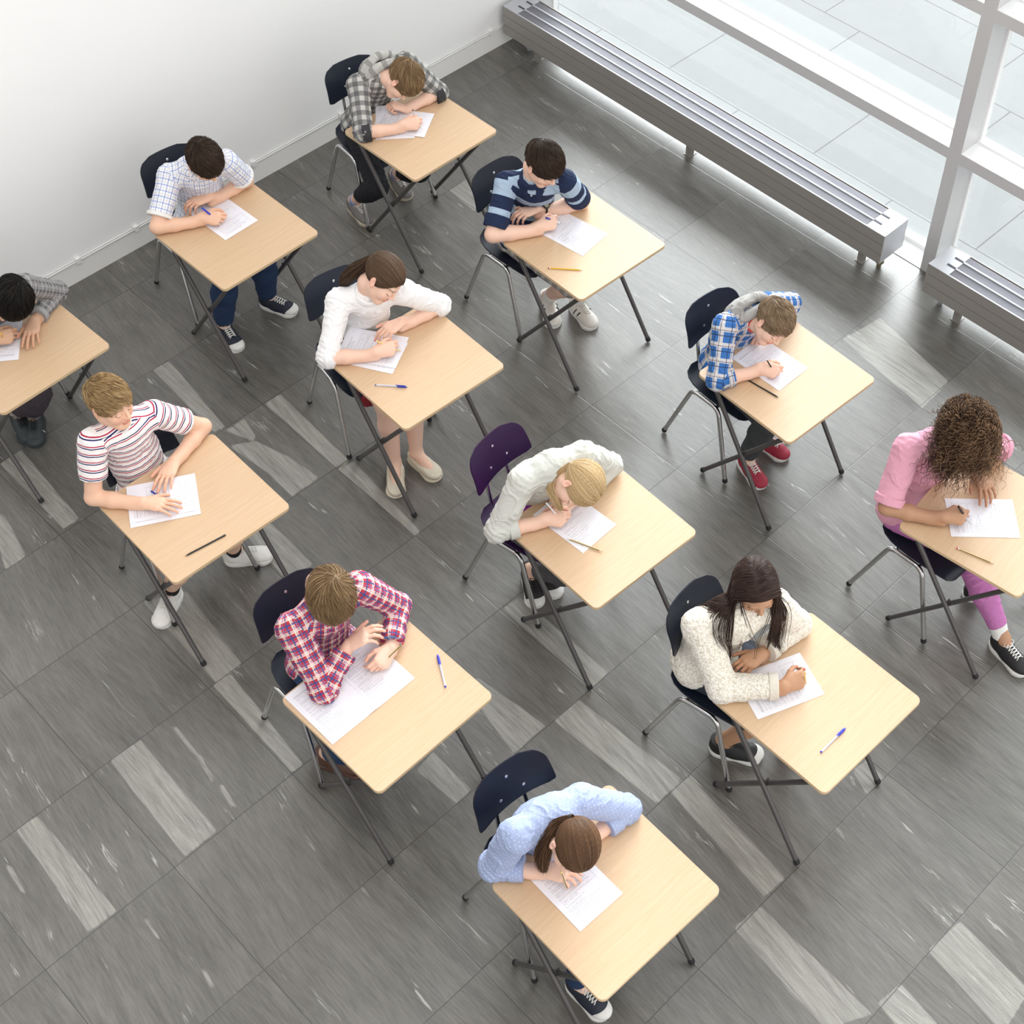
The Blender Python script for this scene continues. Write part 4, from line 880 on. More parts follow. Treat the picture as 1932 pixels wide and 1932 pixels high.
# ------------------------------------------------------------ shoes
I3 = np.eye(3)
def shoe_template(key, upper, sole, toe=None, lace=None, low=False, piping=None, stripes=None):
    """local frame: toe towards +y, ankle above the origin"""
    h = .003; z = np.array([0, 0, 1.0])
    top = .036 if low else .088
    pr = [el((0, -.012, .040), I3, (.034, .043, .045), k=.02), rc((0, .01, .050), (0, .105, .032), .036, .034, k=.02),
          el((0, .122, .028), I3, (.042, .052, .027), k=.02), el((.004, .06, .024), I3, (.040, .08, .028), k=.02)]
    if not low: pr.append(rc((0, -.008, .05), (0, -.016, .095), .037, .038, k=.02))
    for p in pr: p['clip'] = [((0, 0, .010), (0, 0, -1.0)), ((0, 0, top), (0, 0, 1.0))] if not low else [((0, 0, .010), (0, 0, -1.0)), ((0, .10, .050), tuple(nrm((0, -.45, 1.0))))]
    if low:
        for p in pr: p['clip'] = [((0, 0, .010), (0, 0, -1.0)), ((0, 0, .040), (0, 0, 1.0))]
        e = el((0, .022, .058), I3, (.026, .070, .040), k=.004); e['neg'] = True; pr.append(e)
    V, Q, pid = sdf_mesh(pr, h)
    sp = [rc((0, -.014, .010), (0, .02, .010), .041, .036, k=.03), rc((0, .02, .010), (.003, .122, .010), .037, .050, k=.03)]
    for p in sp: p['clip'] = [((0, 0, 0), (0, 0, -1.0)), ((0, 0, .010 if low else .021), (0, 0, 1.0))]
    V2, Q2, _ = sdf_mesh(sp, h)
    root = mesh_obj('shoe', V, Q, upper, None, True, sharp=50); mesh_obj('sole', V2, Q2, sole, root, True, sharp=45)
    if toe:
        tp = [el((0, .128, .027), I3, (.0435, .050, .0275), clip=[((0, .120, 0), (0, -1.0, 0)), ((0, 0, .012), (0, 0, -1.0))])]
        V3, Q3, _ = sdf_mesh(tp, h); mesh_obj('toe_cap', V3, Q3, toe, root, True, sharp=50)
    if lace:
        m = MB()
        for i in range(6):
            y = .030 + i*.0135; zz = .0885 - (y-.0)*.30 if y > .0 else .088
            zz = .052 + .036 - (y-.01)*.20
            for sg in (-1, 1):
                m.tube([(-sg*.019, y, zz-.010), (-sg*.008, y+.003, zz+.001), (sg*.008, y+.008, zz+.0005), (sg*.019, y+.012, zz-.011)], .0022, 6)
        for sg in (-1, 1): m.tube([(0, .028, .088), (sg*.016, .022, .094), (sg*.030, .034, .086), (sg*.018, .042, .082), (0, .030, .088)], .0019, 6)
        m.build('laces', lace, root, sharp=60)
    if piping: MB().tube([(.0445*math.sin(a), .112 - .02*abs(math.sin(a)), .024 + .034*math.cos(a)) for a in np.linspace(-1.55, 1.55, 15)], .0022, 6).build('piping', piping, root, sharp=60)
    if stripes:
        m = MB()
        for sg in (-1, 1):
            for i in range(2):
                y = .035 + .03*i; m.tube([(sg*.0415, y-.008, .022), (sg*.040, y, .04), (sg*.030, y+.008, .060)], .004, 6)
        m.build('side_stripes', stripes, root, sharp=60)
    return root
def sm(n, c, r=.6): return flat(n, c, r, nz=.08, scale=40)
S_BLK, S_WHT, S_NVY = sm('black_canvas', (.012, .012, .014)), sm('white_rubber', (.72, .72, .69), .45), sm('navy_canvas', (.010, .014, .03))
S_GRY, S_TAN = sm('grey_suede', (.17, .16, .155)), sm('tan_sole', (.45, .40, .32))
S_CRM, S_RED, S_BRN, S_DGR, S_YEL = sm('cream_satin', (.62, .57, .46), .4), sm('red_canvas', (.30, .015, .04)), sm('brown_leather', (.10, .05, .035), .4), sm('dark_grey_canvas', (.03, .04, .045)), sm('yellow_canvas', (.70, .38, .03))
S_WC = sm('white_canvas', (.76, .75, .72)); S_OFF = sm('off_white_leather', (.68, .66, .61), .45)
SH = {}
def shoe(key):
    if key not in SH:
        SH[key] = dict(canvas=lambda: shoe_template(key, S_NVY, S_WHT, S_WHT, S_WHT), white=lambda: shoe_template(key, S_WC, S_WHT, S_WC, S_WHT), runner=lambda: shoe_template(key, S_GRY, S_TAN, None, S_WHT),
            leather=lambda: shoe_template(key, S_OFF, S_WHT, None, S_OFF, stripes=S_BLK), flats=lambda: shoe_template(key, S_CRM, S_CRM, low=True), dark=lambda: shoe_template(key, S_DGR, S_DGR, S_DGR, S_BLK, piping=S_WHT),
            brown=lambda: shoe_template(key, S_BRN, S_BRN), red=lambda: shoe_template(key, S_RED, S_WHT, S_RED, S_WHT), skate=lambda: shoe_template(key, S_BLK, S_WHT, S_WHT, S_BLK), black=lambda: shoe_template(key, S_BLK, S_WHT, None, S_WHT))[key]()
        return SH[key]
    return copy_tree(SH[key])

# ------------------------------------------------------------ hair
def rot_to(v):  # helper frame
    z = nrm(v); x = nrm(np.cross((0, 0, 1.0), z)) if abs(z[2]) < .95 else np.array([1.0, 0, 0]); return np.stack([x, np.cross(z, x), z], 1)
def strands_mesh(name, P, r0, hv, mat, parent, O, extra=None, tip=.15):
    """P: (n, m, 3) world polylines -> 3-sided tapered strands"""
    n, m, _ = P.shape
    T = np.gradient(P, axis=1); T /= np.linalg.norm(T, axis=2, keepdims=True)+1e-9
    ref = np.random.RandomState(1).normal(size=(n, 1, 3)); U = np.cross(T, ref + 0*T); U /= np.linalg.norm(U, axis=2, keepdims=True)+1e-9; W = np.cross(T, U)
    t = np.linspace(0, 1, m)[None, :, None]; rad = (np.asarray(r0).reshape(-1, 1, 1) if np.ndim(r0) else r0)*(1-(1-tip)*t**2.2)
    V = np.stack([P + (U*math.cos(a)+W*math.sin(a))*rad for a in (0, 2*PI/3, 4*PI/3)], 2)   # n,m,3,3
    idx = np.arange(n*m*3).reshape(n, m, 3)
    F = np.stack([np.stack([idx[:, :-1, a], idx[:, :-1, (a+1) % 3], idx[:, 1:, (a+1) % 3], idx[:, 1:, a]], -1) for a in range(3)], 2).reshape(-1, 4)
    V = V.reshape(-1, 3); h = np.repeat(hv, m*3)
    if extra is not None:
        eV, eQ = extra; F = np.concatenate([F, eQ + len(V)]); V = np.concatenate([V, eV]); h = np.concatenate([h, np.full(len(eV), .25)])
    return mesh_obj(name, V - O, F, mat, parent, True, attrs={'hv': ('FLOAT', h)})
HC = np.array([0, -.012, .036]); HR_ = np.array([.0785, .0975, .0855])
HAIR_N = np.array([0, .82, -.57]); HAIR_P = np.array([0, .070, .048])
def in_hair(q, mg=0.): return ((q - HAIR_P) @ HAIR_N < mg) & (q[:, 2] > -.062 + .3*np.maximum(0, q[:, 1]))
def head_frame(J): return np.stack([J['hx'], J['hy'], J['hz']], 1)
def to_w(J, q, s): return J['H'] + (np.asarray(q)*s) @ head_frame(J).T
def cap_mesh(J, s, grow=1.0, low=-.062, mg=0.):
    R = head_frame(J); cl = [(to_w(J, HAIR_P + HAIR_N*mg, s), R @ HAIR_N), (to_w(J, (0, 0, low), s), R @ nrm((0, .28, -1.0)))]
    p = [el(to_w(J, HC, s), R, HR_*s*grow, clip=cl)]
    V, Q, _ = sdf_mesh(p, .004); return V, Q
def roots(n, rng, J, s, mg=0.):
    d = rng.normal(size=(n*4, 3)); d /= np.linalg.norm(d, axis=1, keepdims=True); q = HC + d*HR_*.985
    q = q[in_hair(q, mg)]; return q[:n]
def march(q, J, s, L, m, flow, rng, lift=.05, grav=0., jit=.12, cols=(), wav=0., ell=HR_, gstart=0., stop=None, kmax=None):
    """q: local roots; flow(q)->tangent dirs (local). Returns world polylines"""
    R = head_frame(J); gl_ = R.T @ np.array([0, 0, -1.0]); n = len(q); P = [q.copy()]; st = (np.asarray(L).reshape(-1, 1) if np.ndim(L) else L)/(m-1)
    j0 = rng.normal(size=(n, 3))*jit; prev = None
    for i in range(1, m):
        p = P[-1]; t = i/(m-1); nn = (p-HC)/ell**2; nn /= np.linalg.norm(nn, axis=1, keepdims=True)
        k0 = np.linalg.norm((p-HC)/ell, axis=1, keepdims=True)
        d = flow(p); near = np.clip(1.35-k0, 0, .35)/.35
        if grav: d = d*near*max(0, 1-t*3.5)*1.6 + gl_*(grav*(.25+t) if t > gstart else .1) + j0*(.4+.6*t)
        else: d = d*near + j0*(.4+.6*t)
        if prev is not None: d = d + prev*(.7 if not grav else .55)
        d /= np.linalg.norm(d, axis=1, keepdims=True)+1e-9; prev = d
        st_ = st if stop is None else np.minimum(st, np.maximum(np.linalg.norm(stop - p, axis=1, keepdims=True)-.004, 0))
        p = p + d*st_
        k = np.linalg.norm((p-HC)/ell, axis=1, keepdims=True); mn = 1 + lift*math.sin(min(1, t*1.3)*PI/2)
        p = np.where(k < mn, HC + (p-HC)*mn/k, p)
        if kmax: k = np.linalg.norm((p-HC)/ell, axis=1, keepdims=True); p = np.where(k > mn+kmax, HC + (p-HC)*(mn+kmax)/k, p)
        if cols:
            w_ = J['H'] + (p*s) @ R.T
            for c in cols:
                dd = pdist(c, w_); mm = dd < .013
                if mm.any():
                    e = 1e-3; g = np.stack([pdist(c, w_[mm]+e*v) - dd[mm] for v in I3], 1); g /= np.linalg.norm(g, axis=1, keepdims=True)+1e-9
                    w_[mm] += g*(.013-dd[mm])[:, None]
            w_[:, 2] = np.maximum(w_[:, 2], DH+.006)
            p = ((w_-J['H'])/s) @ R
        P.append(p)
    P = np.stack(P, 1); return J['H'] + (P*s) @ R.T
def radial(wh, side=0., fwd=0., down=0., swirl=.45, nz=.55, seed=0):
    wh = np.asarray(wh)
    def f(p):
        d = p - wh; ex = np.exp(-(np.linalg.norm(d, axis=1, keepdims=True)/.022)**2); d = d*(1-ex) + np.array([.012, .030, .0])*ex*(1+.8*vnoise(p*400, 3)[:, None]); nn = (p-HC)/HR_**2; nn /= np.linalg.norm(nn, axis=1, keepdims=True)
        d = d/(np.linalg.norm(d, axis=1, keepdims=True)+.01) + np.array([side, fwd, down])
        d = d - nn*(d*nn).sum(1, keepdims=True); d /= np.linalg.norm(d, axis=1, keepdims=True)+1e-6
        d = d + np.cross(nn, d)*(swirl + nz*vnoise(p*26, seed)[:, None]) ; return d/(np.linalg.norm(d, axis=1, keepdims=True)+1e-6)
    return f
def conv(tp):
    tp = np.asarray(tp)
    def f(p):
        d = tp - p; nn = (p-HC)/HR_**2; nn /= np.linalg.norm(nn, axis=1, keepdims=True); dist = np.linalg.norm(d, axis=1, keepdims=True)
        d = d - nn*(d*nn).sum(1, keepdims=True)*np.clip(dist/.04, 0, 1); return d/(np.linalg.norm(d, axis=1, keepdims=True)+1e-6)
    return f
def clump(P, k, rng, amt=.75):
    lead = rng.choice(len(P), k, replace=False); R0 = P[:, 0]; idx = np.empty(len(P), int)
    for i in range(0, len(P), 500): idx[i:i+500] = np.argmin(((R0[i:i+500, None] - R0[lead][None])**2).sum(-1), 1)
    Ld = P[lead[idx]]; t = np.linspace(0, 1, P.shape[1])[None, :, None]**1.3; off = (R0 - R0[lead[idx]])[:, None]
    return P*(1-amt*t) + (Ld + off*(1-.6*t))*amt*t
def short_hair(J, s, O, mat, root, seed, wh=(.0, -.078, .088), L=.060, n=3800, lift=.075, side=0., fwd=0., jit=.06, r0=.0012, mn_=.35, kmax=.055):
    rng = np.random.RandomState(seed); q = roots(n, rng, J, s, -.002)
    Lq = L*(.7+.5*rng.rand(len(q)))*np.clip(mn_ + (1-mn_)*(q[:, 2]+.05)/.09, mn_, 1)
    P = march(q, J, s, Lq, 7, radial(wh, side, fwd), rng, lift=lift, jit=jit, kmax=kmax)
    P = clump(P, 420, rng)
    hv = np.clip(.5 + .22*rng.normal(size=len(q)) + .25*vnoise(q*40, seed), 0, 1)
    return strands_mesh('hair', P, r0*(.7+.6*rng.rand(len(q))), hv, mat, root, O, cap_mesh(J, s, .985))
def tied_hair(J, s, O, mat, root, seed, tie, tail, rad=.020, n=3200, fringe=False, lift=.03, tail_n=800):
    rng = np.random.RandomState(seed); q = roots(n, rng, J, s, .002); tp = np.asarray(tie)
    dist = np.linalg.norm(q-tp, axis=1)
    a = (q-HC)/HR_; ra = np.linalg.norm(a, axis=1, keepdims=True); a = a/ra; b = (tp-HC)/HR_; rb_ = np.linalg.norm(b); b = b/rb_
    om = np.arccos(np.clip(a @ b, -.999, .999))[:, None]; Pl = []
    wob = rng.normal(size=(len(q), 3))*.012
    for t in np.linspace(0, 1, 14):
        u = (np.sin((1-t)*om)*a + np.sin(t*om)*b)/np.sin(om) + wob*math.sin(PI*t)
        u /= np.linalg.norm(u, axis=1, keepdims=True); Pl.append(HC + u*HR_*(1.0*(1-t**6) + rb_*t**6 + lift*math.sin(PI*min(1, t*.9))))
    P = np.stack(Pl, 1); P = J['H'] + (P*s) @ head_frame(J).T
    tw = to_w(J, tp, s); tail_w = tail
    hv = np.clip(.5 + .25*rng.normal(size=len(q)) + .3*vnoise(q*45, seed), 0, 1)
    o = strands_mesh('hair', P, .0013, hv, mat, root, O, cap_mesh(J, s, .99), tip=.6)
    pts = [tw] + [np.asarray(t, float) for t in tail]; m = 14; tt = np.linspace(0, len(pts)-1, m)
    path = np.stack([np.interp(tt, range(len(pts)), [p[i] for p in pts]) for i in range(3)], 1)
    for _ in range(2): path[1:-1] = (path[:-2] + 2*path[1:-1] + path[2:])/4
    off = rng.normal(size=(tail_n, 1, 3)); off /= np.linalg.norm(off, axis=2, keepdims=True); off *= rad*np.sqrt(rng.rand(tail_n, 1, 1))
    env = (.35 + .9*np.sin(np.clip(np.linspace(0, 1, m)*1.15, 0, 1)*PI*.72))[None, :, None]
    env[0, -3:, 0] *= (.85, .6, .35)
    wv = rng.normal(size=(tail_n, 1, 3))*.004*np.sin(np.linspace(0, 5, m))[None, :, None]
    T = path[None] + off*env + wv
    strands_mesh('ponytail', T, .0014, np.clip(.5+.28*rng.normal(size=tail_n), 0, 1), mat, o, O, tip=.2)
    return o, tw
def long_hair(J, s, O, mat, root, seed, cols, L=.52, n=4200):
    rng = np.random.RandomState(seed); q = roots(n, rng, J, s, -.020)
    sg = np.where(q[:, :1] > .008, 1.0, -1.0)
    def f(p):
        fr = np.clip((p[:, 1:2]+.05)/.08, 0, 1); fr = fr*fr*(3-2*fr); d = np.concatenate([sg*(.45+.55*fr), -.45*fr, -1.1*(1-fr)-.25], 1) ; nn = (p-HC)/HR_**2; nn /= np.linalg.norm(nn, axis=1, keepdims=True)
        d = d - nn*(d*nn).sum(1, keepdims=True); return d/(np.linalg.norm(d, axis=1, keepdims=True)+1e-6)
    P = march(q, J, s, L*(.75+.35*rng.rand(len(q))), 34, f, rng, lift=.09, grav=1.3, jit=.05, cols=cols, gstart=.08)
    P = clump(P, 260, rng, .6)
    hv = np.clip(.5 + .25*rng.normal(size=len(q)) + .3*vnoise(q*40, seed), 0, 1)
    return strands_mesh('hair', P, .0018, hv, mat, root, O, cap_mesh(J, s, .99, mg=-.018), tip=.25)
def curly_hair(J, s, O, mat, root, seed, cols):
    rng = np.random.RandomState(seed); q = roots(3400, rng, J, s, -.006); n = len(q); ELL = HR_*np.array([1.30, 1.14, 1.20])
    Lq = .29*(.45+.6*rng.rand(n))*np.clip(1.1 - (q[:, 1]+.01)/.075, .35, 1)*np.clip(1 + (q[:, 1]+.02)/.14, .55, 1)
    P = march(q, J, s, Lq, 44, radial((0, -.075, .085), 0, -.10, swirl=.1, nz=1.1), rng, lift=.50, grav=.85, jit=.26, cols=cols, gstart=.03)
    T = np.gradient(P, axis=1); T /= np.linalg.norm(T, axis=2, keepdims=True)+1e-9; U = np.cross(T, rng.normal(size=(n, 1, 3)) + 0*T); U /= np.linalg.norm(U, axis=2, keepdims=True)+1e-9; W = np.cross(T, U)
    ph = rng.rand(n, 1)*6.28 + np.linspace(0, 1, 44)[None]*(26+18*rng.rand(n, 1)); am = .0075*(.5+rng.rand(n, 1))*np.minimum(1, np.linspace(0, 4, 44))[None]
    P = P + (U*np.cos(ph)[..., None] + W*np.sin(ph)[..., None])*am[..., None]
    hv = np.clip(.42 + .25*rng.normal(size=n) + .35*q[:, 2]/.12, 0, 1)
    return strands_mesh('hair', P, .0016, hv, mat, root, O, cap_mesh(J, s, .99), tip=.4)

# ------------------------------------------------------------ the figure
def hand_prims(W, T, side, pose, s, roll=0., E=None):
    y = np.asarray(T, float) - W; y[2] = np.clip(y[2], -.25*np.linalg.norm(y), .5*np.linalg.norm(y)) ; y = nrm(y)
    if pose == 'flat': y[2] *= .3; y = nrm(y)
    up = np.array([0, 0, 1.0]); z = nrm(up - y*(up @ y)); x = np.cross(y, z); tx = -x if side == 'R' else x
    ca, sa = math.cos(roll), math.sin(roll); tx2 = tx*ca + z*sa; z2 = z*ca - tx*sa; tx, z = tx2, z2
    S = s*.97
    ang = dict(flat=[(10, 14, 10)]*4, loose=[(22, 30, 20), (26, 34, 22), (30, 38, 24), (34, 40, 26)], fist=[(62, 80, 50), (66, 82, 50), (70, 84, 50), (72, 84, 50)],
               grip=[(38, 52, 22), (52, 66, 34), (62, 74, 40), (66, 76, 42)], open=[(14, 22, 14), (18, 26, 18), (24, 30, 20), (20, 26, 18)])[pose]
    spread = dict(flat=(.16, .04, -.08, -.22), loose=(.10, .03, -.05, -.14), fist=(.02, 0, -.02, -.05), grip=(.04, 0, -.03, -.06), open=(.26, .08, -.10, -.30))[pose]
    kx = (.0265, .0090, -.0085, -.0245); ky = (.081, .085, .080, .072); ln = ((.037, .023, .019), (.041, .026, .020), (.038, .024, .019), (.030, .019, .017))
    rr = ((.0087, .0079, .0066), (.0088, .0080, .0067), (.0083, .0075, .0063), (.0073, .0066, .0056))
    pr = [rc(W, W + y*.030*S, .0235*S, .0235*S, k=.012, fl=(z, .72)), rc(W + (y*.030)*S, W + (y*.060)*S, .033*S, .036*S, k=.014, fl=(z, .40))]
    tips = []
    for i in range(4):
        K = W + (y*ky[i] + tx*kx[i] + z*(.002 if i in (1, 2) else 0))*S
        pr.append(rc(W + (y*.028 + tx*kx[i]*.55)*S, K, .0125*S, .0108*S, k=.010))
        th = 0; p = K
        for j in range(3):
            th += math.radians(ang[i][j]); d = nrm(y*math.cos(th) - z*math.sin(th) + tx*spread[i]*math.cos(th))
            e = p + d*ln[i][j]*S; r1 = rr[i][j]*S; r2 = (rr[i][j+1] if j < 2 else rr[i][2]*.86)*S
            pr.append(rc(p, e, r1*(1.06 if j == 0 else 1), r2, k=.0045 if j == 0 else .003, g=7 if j == 2 else 6)); p = e
        tips.append((p, d))
    tb = W + (y*.020 + tx*.019 - z*.004)*S
    if pose in ('grip', 'fist'): ds = [nrm(tx*.62 + y*.78 - z*.28), nrm(tx*.16 + y*.80 - z*.55), nrm(-tx*.22 + y*.80 - z*.50)]
    else: ds = [nrm(tx*.70 + y*.66 - z*.18), nrm(tx*.46 + y*.86 - z*.12), nrm(tx*.28 + y*.94 - z*.12)]
    p = tb
    for j, (d, l, ra, rb_) in enumerate(zip(ds, (.038, .030, .023), (.0135, .0105, .0088), (.0108, .0090, .0072))):
        e = p + d*l*S; pr.append(rc(p, e, ra*S, rb_*S, k=.010 if j == 0 else .003, g=7 if j == 2 else 6)); p = e
    return pr, y, z, tx
SK = dict(fair=(.80, .54, .42), light=(.77, .49, .35), tan=(.60, .36, .24), brown=(.44, .25, .15), olive=(.56, .35, .235), caramel=(.47, .265, .155))
def person(k, st):
    J = {a: np.array(v) for a, v in D['pose'][k].items()}; s = st.get('s', 1.0); rng = np.random.RandomState(ord(k))
    cx, cy, yaw = D['chairs'][k]; fw = np.array([math.sin(yaw), -math.cos(yaw), 0]); rt = np.array([fw[1], -fw[0], 0])
    up = np.array([0, 0, 1.0]); O = np.array([J['P'][0], J['P'][1], 0.0])
    for a in ('wR', 'wL', 'tR', 'tL'):
        if a in st: J[a] = np.array(st[a], float)
    root = empty('person', tuple(O)); tag(root, st['label'], 'person', 'pupils sitting an exam')
    P, N, sR, sL = J['P'] + np.array(st.get('dP', (0, 0, 0)), float), J['N'], J['sR'], J['sL']; M = (sR+sL)/2
    xr = nrm(sR-sL); zz = nrm(M-P); xr = nrm(xr - zz*(xr @ zz)); yy = np.cross(zz, xr); RT = np.stack([xr, yy, zz], 1)
    RP = np.stack([rt, fw, up], 1)
    mid = P*.5 + M*.5 - yy*st.get('mb', .035)*s; Pu = P + up*.02
    hb = to_w(J, (0, -.026, -.072), s); nd = nrm(hb - N)
    nb = N + yy*.030*s - zz*.01   # base of the neck column
    # legs
    legs = {}
    for sd, sg in (('R', 1), ('L', -1)):
        hip = P + rt*.080*s*sg; ank = J['a'+sd].copy(); ank[2] = .085
        l1, l2 = .385*s, .37*s; d = ank - hip; Ld = np.linalg.norm(d)
        if Ld > (l1+l2)*.985: l1 = l2 = Ld/(2*.98)
        a = (l1*l1 - l2*l2 + Ld*Ld)/(2*Ld); hh = math.sqrt(max(l1*l1-a*a, 0)); dh = d/Ld; b = fw + up*.55; b = nrm(b - dh*(b @ dh))
        kn = hip + dh*a + b*hh
        if 'k'+sd in st: kn = np.array(st['k'+sd], float)
        kn[2] = min(kn[2], .60)
        legs[sd] = (hip, kn, ank)
    # ---- body (one continuous surface)
    b = []
    b += [rc(Pu, mid, .098*s, .088*s, k=.03, fl=(yy, .75)), rc(mid, M - zz*.03*s, .092*s, .085*s, k=.03, fl=(yy, .72)), rc(sR*.85+M*.15, sL*.85+M*.15, .040*s, .040*s, k=.03),
          rc(nb, M, .045*s, .05*s, k=.03)]
    b.append(rc(nb - nd*.02, hb, .0465*s, .0455*s, k=.018)); b.append(rc(nb, hb - nd*.01 - J['hy']*.0, .043*s, .046*s, k=.015))
    R = head_frame(J); w = lambda q: to_w(J, q, s)
    hp = [el(w((0, -.012, .034)), R, np.array([.0725, .091, .080])*s, k=.02), el(w((0, .022, -.028)), R, np.array([.0555, .064, .072])*s, k=.022),
          el(w((0, .062, -.083)), R, np.array([.024, .021, .019])*s, k=.022), rc(w((.046, -.004, -.045)), w((.018, .060, -.082)), .017*s, .014*s, k=.02), rc(w((-.046, -.004, -.045)), w((-.018, .060, -.082)), .017*s, .014*s, k=.02),
          el(w((.034, .052, -.028)), R, np.array([.024, .026, .026])*s, k=.02), el(w((-.034, .052, -.028)), R, np.array([.024, .026, .026])*s, k=.02),
          rc(w((-.030, .071, .021)), w((.030, .071, .021)), .0105*s, k=.014)]
    for sg in (1, -1):
        e = el(w((sg*.031, .094, .001)), R, np.array([.0165, .013, .0115])*s, k=.010); e['neg'] = True; hp.append(e)
        hp.append(el(w((sg*.031, .0735, .0005)), R, np.array([.0142, .0132, .0118])*s, k=.0025, g=3))
        hp.append(el(w((sg*.0765, -.010, -.006)), R @ np.array([[1, 0, 0], [0, .94, -.34], [0, .34, .94]]) @ np.array([[.9, .43*sg, 0], [-.43*sg, .9, 0], [0, 0, 1]]), np.array([.0065, .0165, .0285])*s, k=.006, g=4))
        e = el(w((sg*.0835, -.006, -.004)), R, np.array([.0045, .009, .016])*s, k=.004); e['neg'] = True; hp.append(e)
    hp += [rc(w((0, .081, .012)), w((0, .098, -.020)), .0058*s, .0082*s, k=.009), el(w((0, .0985, -.023)), R, np.array([.0090, .0085, .0075])*s, k=.006),
           el(w((.0098, .090, -.027)), R, np.array([.0060, .0078, .0060])*s, k=.005), el(w((-.0098, .090, -.027)), R, np.array([.0060, .0078, .0060])*s, k=.005),
           rc(w((-.013, .0835, -.0495)), w((.013, .0835, -.0495)), .0052*s, .0052*s, k=.006, g=5), rc(w((-.011, .0815, -.0575)), w((.011, .0815, -.0575)), .0060*s, .0060*s, k=.006, g=5), el(w((0, .0865, -.048)), R, np.array([.010, .0045, .0045])*s, k=.005, g=5)]
    b += hp
    pos = dict(R=st.get('hR', 'grip'), L=st.get('hL', 'flat')); arms = {}
    for sd in 'RL':
        S_, E_, W_ = J['s'+sd], J['e'+sd], J['w'+sd].copy(); T_ = J['t'+sd]
        if W_[2] < .79: W_[2] = DH + (.030 if pos[sd] in ('grip', 'fist') else .024)
        E_ = E_.copy(); E_[2] = max(E_[2], DH + .036*s) if np.all(np.abs(E_[:2]-np.array(D['desks'][k][:2])) < .31) else E_[2]
        thick = st.get('arm', 1.0)
        b.append(rc(S_, E_, .041*s*thick, .0355*s*thick, k=.02)); b.append(rc(E_, E_*.62+W_*.38, .0365*s*thick, .0345*s*thick, k=.012)); b.append(rc(E_*.62+W_*.38, W_, .0345*s*thick, .0245*s*thick, k=.012))
        hpz, hy_, hz_, htx = hand_prims(W_, T_, sd, pos[sd], s, roll=st.get('roll'+sd, .75 if pos[sd] == 'grip' else 0.))
        # rest the hand on the desk: lift it if any finger would sink in
        low = min(min(q['a'][2]-q['r1'], q['b'][2]-q['r2']) for q in hpz); dz = (DH + .002 + .0015) - low
        if (dz > 0 or W_[2] < .80) and not st.get('float'+sd):
            for q in hpz: q['a'] = q['a'] + np.array([0, 0, dz]); q['b'] = q['b'] + np.array([0, 0, dz])
            b.append(rc(E_*.25+W_*.75, W_ + np.array([0, 0, dz]), .027*s, .0235*s, k=.012)); W_ = W_ + np.array([0, 0, dz])
        b += hpz; arms[sd] = (S_, E_, W_)
    for sd in 'RL':
        hip, kn, ank = legs[sd]
        b.append(rc(hip, kn, .062*s, .048*s, k=.03)); b.append(rc(kn, kn*.65+ank*.35, .047*s, .050*s, k=.02)); b.append(rc(kn*.65+ank*.35, ank, .050*s, .031*s, k=.02))
        fd = J['o'+sd] - J['a'+sd]; fd[2] = 0; fd = nrm(fd)
        if 'f'+sd in st: fd = nrm(np.array([*st['f'+sd], 0.]))
        legs[sd] += (fd,)
        g0 = np.array([ank[0], ank[1], 0])
        b.append(rc(ank, g0 - fd*.020 + up*.035, .030*s, .026*s, k=.015)); b.append(rc(ank - up*.012, g0 + fd*.105 + up*.030, .030*s, .022*s, k=.015)); b.append(rc(g0 - fd*.015 + up*.034, g0 + fd*.10 + up*.029, .024, .022, k=.015))
    V, Q, pid = sdf_mesh(b, .0026)
    G = np.array([p['g'] for p in b])[pid]; base = np.array(SK[st['skin']]); Cc = np.tile(np.append(base, 1.0), (len(V), 1))
    q = ((V - J['H']) @ R)/s; x, y, z = q[:, 0], q[:, 1], q[:, 2]; face = (np.abs(x) < .065) & (y > .045) & (z > -.12) & (z < .09) & (np.linalg.norm(q, axis=1) < .16)
    def tint(m, c, a): Cc[:, :3] = np.where(m[:, None], Cc[:, :3]*(1-np.asarray(a)[..., None] if np.ndim(a) else 1-a) + np.array(c)*(a if not np.ndim(a) else np.asarray(a)[..., None]), Cc[:, :3])
    ch = np.exp(-(((np.abs(x)-.036)/.018)**2 + ((z+.030)/.018)**2))*.35*face; Cc[:, :3] = Cc[:, :3]*(1-ch[:, None]) + (base*np.array([1.0, .62, .60]))*ch[:, None]
    tint((G == 5) & face, base*np.array([.86, .48, .50]), .75)
    tint(face & (np.abs(z+.0533) < .0014) & (np.abs(x) < .021), base*np.array([.35, .2, .2]), .8)
    hc = np.array(st['brow']); bz = .0195 + .004*np.sin((np.abs(x)-.014)/.034*PI*.9); tint(face & (np.abs(x) > .013) & (np.abs(x) < .046) & (np.abs(z-bz) < .0030) & (y > .055), hc, .75)
    lz = -.0062 - .0025*np.cos((np.abs(x)-.031)/.015*1.4); tint(face & (np.abs(np.abs(x)-.031) < .0148) & (np.abs(z-lz-.0022) < .0019) & (y > .06), hc*.35, .9)
    tint(face & (np.abs(np.abs(x)-.031) < .013) & (np.abs(z-.0088) < .0013) & (y > .06), base*np.array([.62, .45, .42]), .5)
    tint(face & (np.abs(np.abs(x)-.0068) < .0026) & (np.abs(z+.0325) < .0022) & (y > .085), base*.3, .7)
    tint(G == 4, base*np.array([1., .72, .70]), .5)
    tint(G == 6, base*np.array([1.0, .86, .82]), .5); tint(G == 7, base*np.array([1.05, .80, .76]), .6)
    Cc[:, :3] = np.clip(Cc[:, :3], 0, 1)
    mesh_obj('body', V - O, Q, M_SKIN, root, True, attrs={'col': ('FLOAT_COLOR', Cc)})
